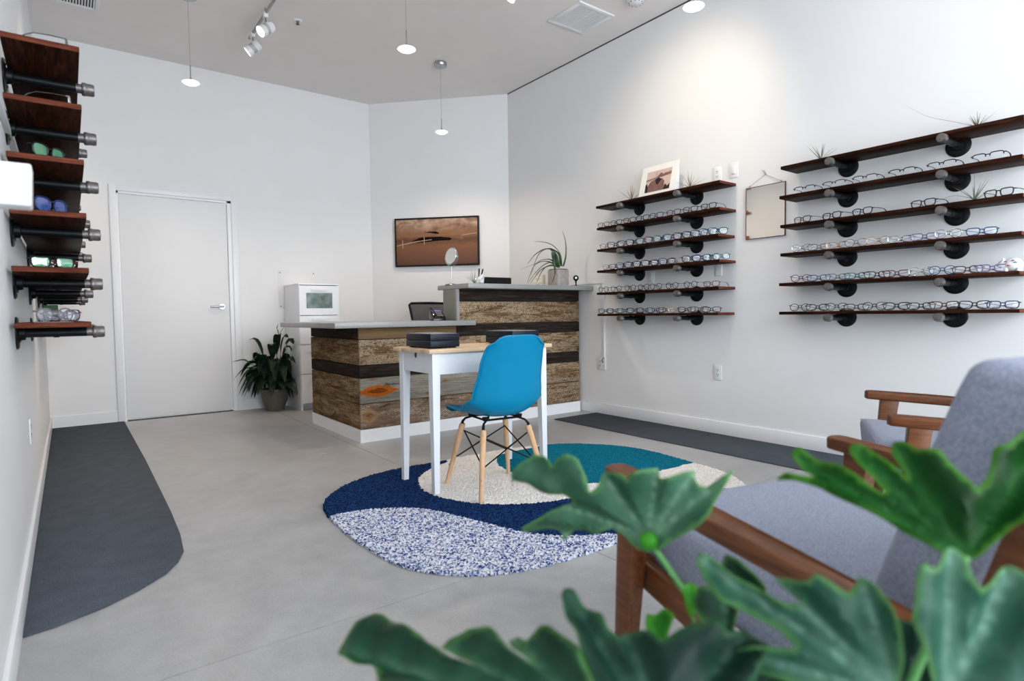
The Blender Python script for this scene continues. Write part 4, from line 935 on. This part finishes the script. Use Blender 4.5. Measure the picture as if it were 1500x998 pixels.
row_right('A', 3, list(zip([3.70, 3.616, 3.527, 3.433, 3.335, 3.243, 3.150, 3.060, 2.980, 2.905, 2.835, 2.742, 2.660, 2.574], ['f_silver', 'f_burg', 'f_navy', bk, bk, 'f_burg', bk, 'f_navy', br_, 'f_gold', bk, 'f_navy', 'f_teal', 'f_teal'], ['round', 'cat', 'big', 'big', 'big', 'big', 'cat', 'big', 'cat', 'round', 'big', 'big', 'round', 'round'], ['lens']*14)), turn=.75, folded=True)
row_right('A', 5, list(zip([3.735, 3.623, 3.504, 3.393, 3.286, 3.173, 3.060, 2.965, 2.870, 2.751, 2.645], [bk, bk, 'f_teal', bk, bk, 'f_navy', br_, 'f_gold', bk, br_, bk], ['cat', 'cat', 'cat', 'cat', 'cat', 'cat', 'cat', 'cat', 'cat', 'cat', 'rect'], ['lensclear', 'lens']*5+['lensclear'])), turn=.45, folded=True)
# left wall: the pairs nearest the shelf ends
def left(k, y, col, shp, lens, n_, rz=-pi/2, x=XL+.195, arm=None, dn='nearer left wall display', folded=None):
    folded = abs(rz+pi/2) > .1 if folded is None else folded
    lab = f'{NAMES[col]} {SN[shp]} glasses, {ONUM[n_]} from near end of {ORD[k]} shelf, {dn}'
    glasses((x, y, ZS[k]+.0008), rz, col, shp, lens, lab, f'glasses on the {ORD[k]} shelf, {dn}', arm, folded)
left(0, 2.70, 'f_grey', 'rect', 'lensclear', 0); left(0, 2.93, bk, 'rect', 'lensclear', 1)
left(1, 2.72, 'f_silver', 'rect', 'lensclear', 0); left(1, 2.95, bk, 'rect', 'lensclear', 1)
left(2, 2.70, bk, 'big', 'lensgreen', 0, rz=pi+.9, x=XL+.13); left(2, 2.90, bk, 'rect', 'lensblue', 1, rz=pi+1.0, x=XL+.15); left(2, 3.15, 'f_burg', 'rect', 'lens', 2)
left(3, 2.70, 'f_navy', 'big', 'lensblue', 0, rz=pi+.9, x=XL+.13); left(3, 2.92, 'f_gold', 'rect', 'lens', 1, rz=pi+1.0, x=XL+.16); left(3, 3.15, bk, 'rect', 'lens', 2)
left(4, 2.68, bk, 'rect', 'lensgreen', 0, rz=pi+.35, x=XL+.125); left(4, 2.90, 'f_clear', 'rect', 'lens', 1, rz=pi+.5, x=XL+.13)
left(5, 2.68, 'f_grey', 'round', 'lens', 0, rz=pi+.55, x=XL+.125); left(5, 2.82, 'f_burg', 'cat', 'lens', 1, rz=pi+.7, x=XL+.15); left(5, 2.98, 'f_navy', 'rect', 'lens', 2, rz=pi+.6, x=XL+.14); left(5, 3.14, bk, 'round', 'lens', 3, rz=pi+.6, x=XL+.14)
# display tray paper under the bottom-left glasses, boxes on the far bottom shelf
tag(B().box((-.055, -.02, 0), (.055, .02, .0006)).obj('paper_strip', 'plastic', loc=(XL+.12, 2.635, ZS[5]+.0001)), 'white paper strip at the near end of the bottom left shelf', 'paper')
for k, y in ((2, 2.63), (3, 2.63)): pass
tag(B().box((-.075, -.03, 0), (.0, .03, .105)).obj('box', 'greenbox', loc=(-.05, 4.88, ZS[5]+.0008), bevel=.002), 'dark green box on the farther left bottom shelf', 'box')
tag(B().box((-.05, -.03, 0), (.05, .03, .075)).obj('box', 'plastic', loc=(.004, 4.88, ZS[5]+.0008), bevel=.002), 'white box beside the dark green box on left bottom shelf', 'box')

# things on the top and middle right shelves
air_plant((XR-.15, 1.864, ZS[0]+.0005), 'air plant on the left end of the top shelf right of mirror', 10, .105, 4, 1.15, rusty=3)
air_plant((XR-.13, 1.057, ZS[0]+.0005), 'air plant with one long trailing leaf on the top right shelf', 12, .085, 8, 1.1, rusty=2, special=([(0, 0, .01), (-.02, .10, .06), (-.02, .22, .12), (-.02, .33, .21)],))
air_plant((XR-.16, 1.055, ZS[2]+.0005), 'air plant between glasses on the third shelf right of mirror', 9, .125, 12, 1.15, rusty=0, special=([(0, 0, .01), (-.02, .08, .04), (-.02, .15, .025), (-.02, .19, .01)],))
air_plant((XR-.15, 3.453, ZS[0]+.0005), 'air plant left of the matted photo on the top shelf', 11, .12, 15, 1.1, rusty=5)
air_plant((XR-.15, 2.86, ZS[0]+.0005), 'air plant right of the matted photo on the top shelf', 10, .125, 17, 1.1, rusty=4)
# figurine on fifth shelf
fg = thing('figurine', 'white animal figurine with red and purple marks on fifth right shelf', 'figurine', (XR-.14, .895, ZS[4]+.0005))
def blob(c, r, n=14):
    b = B(); b.lathe([(max(.0005, sin(pi*k/n)), -cos(pi*k/n)) for k in range(n+1)], 20); b.v = [(x*r[0]+c[0], y*r[1]+c[1], z*r[2]+c[2]) for x, y, z in b.v]; return b
blob((0, -.005, .036), (.030, .042, .036)).obj('body', 'plastic', fg, smooth=True)
hd = blob((0, .035, .040), (.023, .024, .022)).obj('head', 'plastic', fg, smooth=True)
for s in (-1, 1): B().tube([(s*.010, .035, .055), (s*.013, .034, .067), (s*.014, .034, .075)], [.007, .005, .001], 8).obj('ear', 'plastic', hd, smooth=True)
B().tube([(0, .055, .036), (0, .064, .034)], [.005, .003], 8).obj('nose', 'red', hd)
for (y, z, m) in ((.02, .050, 'red'), (-.01, .055, 'purple'), (-.02, .045, 'purple'), (.008, .030, 'red')): B().tube([(-.030, y-.006, z), (-.033, y, z+.003), (-.030, y+.006, z+.001)], .0028, 6).obj('mark', m, fg)
for x in (-.016, .016):
    for y in (-.03, .02): B().lathe([(.009, 0), (.009, .02)], 12, c=(x, y, 0)).obj('foot', 'plastic', fg)
# matted photo leaning on shelf A
mp_ = thing('matted_photo', 'white matted sepia photo standing on the top shelf left of mirror', 'photo', (XR-.175, 3.17, ZS[0]+.0005), -pi/2)
# local x points to the viewer's right (towards -Y), -y faces the room
tilt = radians(-14)
hold = thing('mount', None, None, (0, 0, 0)); hold.parent = mp_; hold.rotation_euler = (tilt, 0, 0)
B().box((-.185, -.002, 0), (.185, .002, .265)).obj('mat_board', plain('white_mat_board', (.85, .84, .81), .8), hold)
MAT['ph_sky'] = plain('photo_sky', (.62, .47, .42), .6, var=.1, scale=9); MAT['ph_mid'] = plain('photo_mid', (.20, .10, .085), .6, var=.35, scale=60); MAT['ph_dark'] = plain('photo_dark', (.018, .008, .008), .6); MAT['ph_hill'] = plain('photo_hill', (.30, .17, .15), .6, var=.2, scale=30)
flat([(-.125, .035), (.125, .035), (.125, .215), (-.125, .215)], -.0022, 'ph_sky', hold, 'photo_print')
q_ = lambda L_: [((x-555)/275*.125, .035+(790-y+(x-260)*-.0)/430*.18) for x, y in L_]
flat([(-.125, .13), (.125, .160), (.125, .185), (.06, .178), (.03, .165), (-.125, .145)], -.003, 'ph_hill', hold, 'photo_hills')
flat([(-.02, .155), (.02, .188), (.05, .170), (.07, .182), (.10, .17), (.125, .172), (.125, .160), (.0, .150)], -.0037, 'ph_mid', hold, 'photo_ridge')
flat([(-.105, .035), (-.10, .09), (-.075, .125), (-.03, .14), (.04, .135), (.065, .11), (.065, .035)], -.0044, 'ph_mid', hold, 'photo_coat')
flat([(-.03, .135), (.0, .15), (.035, .13), (.0, .085), (-.02, .10)], -.0051, 'ph_dark', hold, 'photo_collar')
flat([(-.125, .035), (-.125, .10), (-.115, .115), (-.10, .085), (-.095, .035)], -.0051, 'ph_dark', hold, 'photo_trees')
flat([(.065, .035), (.07, .07), (.085, .08), (.10, .06), (.125, .08), (.125, .035)], -.0051, 'ph_dark', hold, 'photo_trees')
flat([(-.028, .145), (-.028, .205), (-.025, .205), (-.025, .145)], -.0044, 'ph_hill', hold, 'photo_tower')
b = B(); b.hexa([(.10, .004, .0), (.18, .004, .0), (.18, .060, .0), (.10, .060, .0)], [(.13, .050, .19), (.18, .058, .235), (.18, .062, .235), (.13, .054, .19)]); b.obj('easel_back', 'plastic', mp_)

# hanging mirror
hm = thing('hanging_mirror', 'thin framed rectangular mirror hung on string between the right displays', 'mirror', (XR-.012, 2.32, 1.674), -pi/2)
B().box((-.148, -.004, -.186), (.148, .004, .186)).obj('mirror_glass', 'mirror', hm)
b = B()
for a, c in (((-.150, -.188), (.150, -.184)), ((-.150, .184), (.150, .188)), ((-.150, -.188), (-.146, .188)), ((.146, -.188), (.150, .188))): b.box((a[0], -.006, a[1]), (c[0], .006, c[1]))
b.obj('frame', plain('dark_bronze_edge', (.10, .05, .04), .5, .4), hm)
for (x, z, s) in ((-.140, .018, .008), (-.135, -.174, .013)): B().box((x-s, -.008, z-s), (x+s, -.004, z+s)).obj('clip', 'copper', hm)
b = B(); b.tube([(-.118, -.004, .186), (-.118, -.004, .196), (.0, 0, .262), (.118, -.004, .196), (.118, -.004, .186)], .0016, 6); b.tube(catmull([(0, 0, .262), (-.012, -.004, .292), (-.002, -.006, .288), (.004, -.002, .270), (-.03, -.002, .300)], 5), .0013, 6)
b.tube([(-.125, -.004, .195), (-.111, -.004, .199)], .004, 6); b.tube([(.111, -.004, .199), (.125, -.004, .195)], .004, 6); b.obj('string', 'string', hm)
b = B(); b.lathe([(.0035, -.006), (.0035, .011)], 8, axis='y', c=(0, 0, .264)); b.obj('nail', 'chrome', hm)

# outlets, switches, raceways
def plate(loc, rz, label, kind, w_=.036, h_=.058, name='wall_outlet', cat='outlet'):
    t = thing(name, label, cat, loc, rz)
    B().box((-w_, -.006, -h_), (w_, 0, h_)).obj('cover_plate', 'plastic', t, bevel=.003)
    if kind == 'outlet' or kind == 'double':
        for cx in ((0,) if kind == 'outlet' else (-.022, .022)):
            b = B()
            for z in (-.02, .02):
                b.box((cx-.008, -.0075, z-.001), (cx-.005, -.006, z+.009)); b.box((cx+.005, -.0075, z-.001), (cx+.008, -.006, z+.009)); b.lathe([(.0028, -.0075), (.0028, -.006)], 8, axis='y', c=(cx, 0, z-.008))
            b.obj('slots', 'slot', t)
    elif kind == 'switch':
        B().box((-.016, -.010, -.033), (.016, -.006, .033)).obj('rocker', 'plastic', t, bevel=.002)
        B().box((-.014, -.0108, -.031), (.014, -.0100, -.029)).obj('switch_mark', 'slot', t)
    return t
RZ = -pi/2
plate((XR-.0005, 2.709, .485), RZ, 'white wall outlet low on right wall below the hanging mirror', 'outlet')
ot = plate((XR-.0005, 3.963, .480), RZ, 'wide white outlet with a plugged cord beside the reception desk', 'double', .055)
plate((XR-.0005, 2.719, 2.014), RZ, 'white wall outlet above the top shelf end left of mirror', 'outlet')
plate((XR-.0005, 2.579, 2.021), RZ, 'white rocker switch high on right wall beside the outlet', 'switch', name='wall_switch', cat='switch')
plate((XR-.0005, 3.368, 1.262), RZ, 'white switch plate between fourth and fifth shelves left of mirror', 'switch', name='wall_switch', cat='switch')
plate((XR-.0005, 2.705, 1.283), RZ, 'blank white plate under the fourth shelf left of mirror', 'blank', .030, .048, 'blank_plate', 'plate')
rc_ = thing('cable_raceway', 'white cable raceway running up the right wall beside the desk', 'raceway', (XR-.0005, 3.93, .54))
b = B(); b.box((-.012, -.010, 0), (0, .010, .722)); b.obj('riser', 'trim', rc_); b = B(); b.box((-.012, .0101, .702), (0, .62, .722)); b.obj('run', 'trim', rc_)
b = B(); b.tube(catmull([(-.010, -.002, .0), (-.018, .012, -.02), (-.020, .012, -.035), (-.012, .006, -.046)], 4), .003, 6); b.obj('cord', 'black', rc_)
tag(B().box((0, -.45, -.012), (.016, .45, .012)).obj('rail', 'plastic', loc=(XL+.0005, 2.88, 1.660)), 'white horizontal strip on the left wall behind the shelves', 'rail')
wbx = thing('wall_box', 'plain white box projecting from the left wall near the camera', 'box', (XL+.0005, 1.62, 1.226))
b = B(); b.hexa([(0, -.12, -.041), (.110, -.12, -.041), (.110, -.05, -.041), (0, -.05, -.041)], [(0, -.12, .041), (.113, -.12, .041), (.113, -.05, .041), (0, -.05, .041)]); b.obj('housing', 'plastic', wbx, bevel=.004)
B().box((.004, -.1215, .008), (.108, -.120, .038)).obj('cover_strip', 'white', wbx)
plate((XL+.0005, 3.45, .46), -RZ, 'white outlet low on the left wall above the floor mat', 'outlet')

# ================================================================ lights
def pendant(x, y, label, power):
    t = thing('pendant_lamp', label, 'lamp', (x, y, 2.768), 0, 'glass disc pendant lamps')
    b = B(); b.lathe([(.0, HC-2.768-.038), (.058, HC-2.768-.038), (.062, HC-2.768-.034), (.062, HC-2.768)], 28); b.obj('canopy', 'chrome', t, smooth=True)
    b = B(); b.lathe([(.0012, .12), (.0012, HC-2.768-.03)], 6); b.obj('cable', 'chrome', t)
    b = B(); b.lathe([(.004, .03), (.004, .125)], 10); b.lathe([(.022, .012), (.018, .020), (.006, .030)], 18); b.obj('stem', 'chrome', t, smooth=True)
    b = B(); b.lathe([(.018, .013), (.045, .008), (.060, .000), (.063, -.004), (.058, -.009), (.042, -.012)], 32, cap=False); b.obj('glass_rim', 'glowring', t, smooth=True)
    b = B(); b.lathe([(.042, -.012), (.036, -.017), (.02, -.021), (.0005, -.022)], 28); b.obj('diffuser', 'glow', t, smooth=True)
    l = bpy.data.lights.new('pendant_bulb', 'SPOT'); l.energy = power; l.color = (1, .80, .62); l.spot_size = radians(150); l.spot_blend = .8; l.shadow_soft_size = .04
    o = bpy.data.objects.new('pendant_bulb', l); COL.objects.link(o); o.parent = t; o.location = (0, 0, -.03)
pendant(.818, 5.144, 'glass disc pendant lamp hanging in front of the back wall left of desk', 52)
pendant(1.902, 3.682, 'glass disc pendant lamp hanging over the blue chair', 36)
pendant(3.012, 5.124, 'glass disc pendant lamp hanging over the raised counter', 52)
pendant(3.027, 2.201, 'glass disc pendant lamp nearest the hanging mirror, top of photo', 14)
def track(x, y0, y1, label):
    t = thing('light_track', label, 'track', (x, (y0+y1)/2, HC)); h = (y1-y0)/2
    B().box((-.010, -h, -.052), (.010, h, -.038)).obj('rail', plain('nickel_rail', (.32, .30, .28), .35, .7), t, bevel=.002)
    b = B(); k = -h+.08
    while k < h: b.lathe([(.006, -.04), (.006, 0)], 8, c=(0, k, 0)); k += .75
    b.obj('standoff', 'chrome', t); return t
track(1.352, 1.2, 5.56, 'nickel light track on the ceiling above the desk front'); track(2.643, .2, 3.60, 'nickel light track along the ceiling centre right')
def spot_head(x, y, d, power, label, ang=50):
    t = thing('track_spotlight', label, 'spotlight', (x, y, HC-.052), 0, 'white track spotlights'); d = Vector(d).normalized(); q = d.to_track_quat('-Z', 'Y')
    b = B(); b.box((-.016, -.025, -.028), (.016, .025, .016)); b.obj('adapter', 'plastic', t, bevel=.003)
    B().lathe([(.007, -.085), (.007, -.028)], 10).obj('stem', 'chrome', t)
    hd = thing('lamp_head', None, None, (0, 0, -.115)); hd.parent = t; hd.rotation_mode = 'QUATERNION'; hd.rotation_quaternion = q
    b = B(); b.lathe([(.0, .062), (.040, .062), (.043, .058), (.043, .018), (.038, .017), (.038, -.016), (.044, -.017), (.046, -.060), (.041, -.060), (.039, -.050)], 28, cap=False); b.obj('housing', 'plastic', hd, smooth=True)
    b = B()
    for i in range(24):
        a = 2*pi*i/24
        for z in (-.012, -.001, .010): c_, s_2 = cos(a), sin(a); b.hexa([(.0385*c_-.003*s_2, .0385*s_2+.003*c_, z-.004), (.0385*c_+.003*s_2, .0385*s_2-.003*c_, z-.004), (.0375*c_+.003*s_2, .0375*s_2-.003*c_, z-.004), (.0375*c_-.003*s_2, .0375*s_2+.003*c_, z-.004)], [(.0385*c_-.003*s_2, .0385*s_2+.003*c_, z+.003), (.0385*c_+.003*s_2, .0385*s_2-.003*c_, z+.003), (.0375*c_+.003*s_2, .0375*s_2-.003*c_, z+.003), (.0375*c_-.003*s_2, .0375*s_2+.003*c_, z+.003)])
    b.obj('cooling_slots', 'slot', hd)
    b = B(); b.lathe([(.0005, -.054), (.038, -.054)], 24, cap=False); b.obj('bulb_face', 'glow', hd)
    l = bpy.data.lights.new('spot_beam', 'SPOT'); l.energy = power; l.color = (1, .82, .60); l.spot_size = radians(ang); l.spot_blend = 1.0; l.shadow_soft_size = .03
    o = bpy.data.objects.new('spot_beam', l); COL.objects.link(o); o.parent = hd; o.location = (0, 0, -.066)
spot_head(1.352, 5.03, (-.76, -.18, -.60), 50, 'white track spotlight facing left, nearer of the two above the desk')
spot_head(1.352, 5.44, (-.70, .30, -.62), 55, 'white track spotlight facing left, at the far end of its track')
spot_head(2.643, 3.44, (-.5, .25, -.80), 40, 'white track spotlight cut by the top edge of the photo')
for y, tx in ((2.45, (XR, 3.0, 2.35)), (1.15, (XR, 1.35, 2.2))):
    spot_head(2.643, y, (tx[0]-2.643, tx[1]-y, tx[2]-3.27), (56 if y > 2 else 8), 'white track spotlight aimed at the %s wall shelves' % ('middle' if y > 2 else 'right-hand'), 76)
sp = thing('sprinkler', 'small round ceiling sprinkler between the track and the pendants', 'sprinkler', (1.624, 5.087, HC))
B().lathe([(.0, -.010), (.030, -.008), (.036, 0)], 24).obj('escutcheon', 'plastic', sp, smooth=True)
b = B(); b.lathe([(.012, -.010), (.008, -.024), (.003, -.030)], 12); b.lathe([(.016, -.032), (.016, -.030)], 12); b.obj('sprinkler_head', 'slot', sp)
sd_ = thing('smoke_detector', 'white round ceiling detector near the right wall, at photo top', 'detector', (3.66, 3.20, HC))
B().lathe([(.0, -.048), (.048, -.046), (.062, -.034), (.068, -.014), (.072, -.012), (.072, 0)], 30).obj('cover', 'plastic', sd_, smooth=True)
b = B()
for k in range(10): a = 2*pi*k/10; b.box((.052*cos(a)-.003, .052*sin(a)-.003, -.0465), (.052*cos(a)+.003, .052*sin(a)+.003, -.040))
b.obj('grille_slots', 'slot', sd_)

# ================================================================ foreground philodendron
LEAF={'a':([0.62,0.523,0.652],[0.192,-0.512,0.837],[-0.249,0.8,0.546],[(-10,-13),(-20,0),(-25,17),(-26,34),(-27,48),(-39,55),(-55,63),(-59,79),(-71,91),(-102,96),(-92,108),(-96,118),(-117,136),(-143,157),(-129,158),(-102,146),(-73,134),(-45,118),(-32,113),(-34,129),(-53,150),(-62,172),(-63,189),(-80,211),(-99,220),(-76,214),(-69,213),(-62,215),(-42,211),(-17,201),(-7,187),(-7,174),(-11,164),(3,166),(22,159),(26,142),(19,125),(7,107),(0,98),(11,96),(26,104),(41,93),(56,73),(51,65),(64,67),(77,58),(88,43),(78,34),(91,26),(111,13),(120,2),(110,3),(107,-8),(109,-19),(133,-25),(154,-33),(132,-36),(119,-37),(105,-39),(88,-43),(69,-41),(43,-32),(23,-25),(4,-21)]),'b':([0.721,0.196,0.708],[0.532,-0.768,0.356],[0.278,0.556,0.783],[(-2,-3),(-16,6),(-26,20),(-39,34),(-56,56),(-81,82),(-102,104),(-123,119),(-145,130),(-130,132),(-114,121),(-101,116),(-112,136),(-117,155),(-104,157),(-92,138),(-74,124),(-60,104),(-45,80),(-39,79),(-45,98),(-52,117),(-55,137),(-50,145),(-39,141),(-28,120),(-17,98),(-12,88),(-14,103),(-16,121),(-8,135),(2,130),(8,113),(26,107),(31,83),(36,66),(38,57),(54,68),(71,94),(85,94),(108,106),(150,116),(151,76),(125,40),(88,26),(47,16),(10,-2)]),'c':([0.583,0.168,0.633],[0.558,-0.81,-0.181],[0.455,0.116,0.883],[(0,-5),(-14,6),(-23,30),(-35,52),(-32,73),(-30,101),(-25,103),(-18,97),(-13,104),(-9,118),(0,126),(7,119),(12,101),(19,92),(27,98),(38,116),(48,123),(56,116),(69,87),(81,71),(71,42),(42,14),(19,0)]),'d':([0.569,0.204,0.62],[0.374,-0.419,0.827],[-0.042,0.883,0.467],[(-2,-1),(32,11),(54,28),(64,43),(68,61),(64,76),(53,73),(44,73),(44,91),(41,104),(31,102),(22,113),(7,132),(6,118),(8,96),(-3,107),(-13,141),(-22,168),(-23,190),(-26,205),(-38,204),(-45,181),(-46,153),(-37,124),(-29,101),(-29,76),(-41,89),(-59,108),(-81,119),(-87,106),(-68,78),(-43,43),(-25,15)]),'e':([0.644,0.298,0.598],[0.331,-0.389,0.86],[-0.015,0.909,0.417],[(0,-4),(-15,24),(-29,68),(-31,106),(-30,132),(-14,138),(8,133),(14,115),(12,92),(7,76),(-4,77),(4,39),(7,9)]),'f':([0.356,0.353,0.599],[0.916,0.332,0.223],[-0.337,0.941,-0.017],[(-6,-3),(37,25),(67,52),(76,75),(86,97),(82,102),(68,118),(75,134),(67,140),(56,130),(51,106),(47,98),(45,112),(50,128),(60,150),(51,182),(40,205),(30,210),(29,181),(24,159),(18,151),(15,170),(18,201),(23,219),(27,253),(33,295),(30,310),(12,311),(-4,323),(-16,329),(-29,304),(-31,279),(-27,257),(-33,242),(-50,220),(-48,180),(-39,104),(-29,39)]),'g':([0.414,0.334,0.58],[0.959,-0.231,0.162],[0.13,0.871,0.473],[(-3,-5),(-35,25),(-37,59),(-32,88),(-25,113),(-25,132),(-14,161),(-4,171),(1,161),(2,139),(12,120),(8,104),(14,90),(26,98),(40,93),(46,86),(48,67),(73,69),(95,69),(114,65),(124,50),(153,47),(143,16),(104,-3),(50,-6)]),'h':([0.544,0.441,0.564],[0.798,-0.601,0.046],[0.52,0.725,0.452],[(0,0),(-10,18),(-11,34),(-5,51),(4,43),(15,46),(26,36),(17,21),(8,8)]),'i':([0.579,0.422,0.598],[0.772,-0.585,-0.247],[0.535,0.39,0.749],[(0,0),(-10,13),(-12,29),(-4,42),(6,38),(9,25),(7,11)]),'j':([0.552,0.363,0.609],[0.625,-0.672,0.397],[0.634,0.734,0.243],[(0,0),(-16,27),(-20,50),(-6,66),(7,68),(21,68),(28,45),(25,19),(15,4)]),'k':([0.686,0.233,0.506],[0.726,-0.66,-0.193],[0.438,0.228,0.869],[(0,-3),(-41,16),(-61,54),(-45,95),(-7,121),(30,118),(57,96),(49,48),(26,18)]),'l':([0.522,0.323,0.535],[0.624,-0.748,-0.225],[0.732,0.458,0.505],[(0,-3),(-37,0),(-60,34),(-55,74),(-26,76),(0,105),(18,93),(49,114),(68,78),(44,28)]),'m':([0.685,0.14,0.561],[0.668,-0.615,-0.419],[0.621,0.149,0.77],[(0,-3),(-45,4),(-54,42),(-35,83),(-21,79),(0,125),(22,155),(57,143),(69,95),(46,37)])}
def leaf_mesh(name, base, xa, ya, out, mat, par, curl=.12):
    xa, ya, base = Vector(xa), Vector(ya), Vector(base); na = xa.cross(ya).normalized()
    P = [Vector((x/1000, y/1000)) for x, y in out]
    # refine and soften the outline
    Q = []; n = len(P)
    for i in range(n):
        p0, p1, p2, p3 = P[i-1], P[i], P[(i+1) % n], P[(i+2) % n]; k = max(1, int((p2-p1).length/.0035))
        for q in range(k): t = q/k; Q.append(.5*((2*p1)+(p2-p0)*t*.8+(2*p0-5*p1+4*p2-p3)*t*t*.8+(3*p1-p0-3*p2+p3)*t*t*t*.8) if False else (p1*(1-t)+p2*t))
    for _ in range(1): Q = [(Q[i-1]+Q[i]*2+Q[(i+1) % len(Q)])/4 for i in range(len(Q))]
    n = len(Q); x0, x1 = min(p.x for p in Q), max(p.x for p in Q); y0, y1 = min(p.y for p in Q), max(p.y for p in Q)
    poly = [(p.x, p.y) for p in Q]; pts = list(Q); st = .0065; y = y0
    def dist(p): return min((p-q).length for q in Q)
    while y < y1:
        x = x0
        while x < x1:
            p = Vector((x+random.uniform(-.001, .001), y+random.uniform(-.001, .001)))
            if pip(p.x, p.y, poly) and dist(p) > .0035: pts.append(p)
            x += st
        y += st
    vo, eo, fo, *_ = geometry.delaunay_2d_cdt(pts, [(i, (i+1) % n) for i in range(n)], [], 1, 1e-6)
    # vein directions run from the base to the lobe tips (outline points far from the base)
    R = max(p.length for p in Q); tips = []
    for i in range(n):
        if Q[i].length > .35*R and all(Q[i].length >= Q[(i+k) % n].length for k in range(-7, 8)): tips.append(Q[i])
    vs = []; ed = []; vn = []; rd = []
    for p in vo:
        d_ = min((p-q).length for q in Q); best = 1e9
        for tpt in tips:
            L2 = tpt.length_squared; tt = max(0, min(1, p.dot(tpt)/L2)); best = min(best, (p-tpt*tt).length)
        r_ = p.length/R; rib = min(best/.016, 1.6)
        z = .013*(min(rib, 1.4)**1.2-.55)-.35*curl*R*r_*r_+.004*sin(p.x*95+1)*r_+.003*sin(p.y*130)*r_
        vs.append(tuple(base+xa*p.x+ya*p.y+na*z)); ed.append(max(0, 1-d_/.005)*.7); rd.append(min(1, best/.020)); vn.append(max(0, 1-best/.0022))
    b = B(); b.add(vs, [tuple(f) for f in fo]); o = b.obj(name, mat, par, smooth=True)
    for nm_, arr in (('edge', ed), ('vein', vn), ('ribd', rd)):
        at = o.data.attributes.new(nm_, 'FLOAT', 'POINT'); at.data.foreach_set('value', arr)
    md = o.modifiers.new('thick', 'SOLIDIFY'); md.thickness = .0009
    return o
PX, PY = .53, .24
ph_ = thing('philodendron', 'large philodendron with deeply lobed green leaves in the foreground', 'plant', (0, 0, 0))
b = B(); b.lathe([(0, 0), (.10, 0), (.105, .01), (.135, .34), (.142, .345), (.142, .37), (.128, .37), (.125, .34), (0, .34)], 40, c=(PX, PY, 0)); b.obj('pot', plain('white_ceramic_pot', (.7, .7, .68), .4), ph_, smooth=True)
B().lathe([(.0005, .345), (.124, .345)], 24, cap=False, c=(PX, PY, 0)).obj('soil', 'soil', ph_)
LM = dict(a='philogrey', b='philobright', c='philoblue', d='philoblue', e='philo', f='philo', g='philodark', h='newgreen', i='newgreen', j='philo', k='philodark', l='philodark', m='philo')
b = B(); b.tube(catmull([(PX, PY, .34), (PX+.01, PY+.02, .42), (PX-.01, PY+.01, .50)], 4), [.022, .022, .02, .02, .018, .018, .016, .015, .012], 10); b.obj('trunk', 'stem', ph_, smooth=True)
for k, (base, xa, ya, out) in LEAF.items():
    leaf_mesh('leaf', base, xa, ya, out, LM[k], ph_, 0 if k == 'a' else .06)
    bs = Vector(base); a_ = Vector((PX+random.uniform(-.02, .02), PY+random.uniform(-.02, .02), .40)); mid = a_.lerp(bs, .5)+Vector((0, 0, .01))
    if k == 'a': mid = a_.lerp(bs, .55)+Vector((.03, -.02, -.01))
    b = B(); pts = catmull([a_, mid, bs], 8); m = len(pts); r_ = .0045 if k not in 'hij' else .003
    b.tube(pts, [r_*(1.25-.4*q/(m-1)) for q in range(m)], 8); b.obj('petiole', 'stem', ph_, smooth=True)
bs = Vector(LEAF['a'][0]); bl = blob((0, 0, 0), (.013, .013, .012)); bl.v = [(x+bs.x-.004, y+bs.y-.004, z+bs.z) for x, y, z in bl.v]; bl.obj('leaf_knuckle', 'newgreen', ph_, smooth=True)
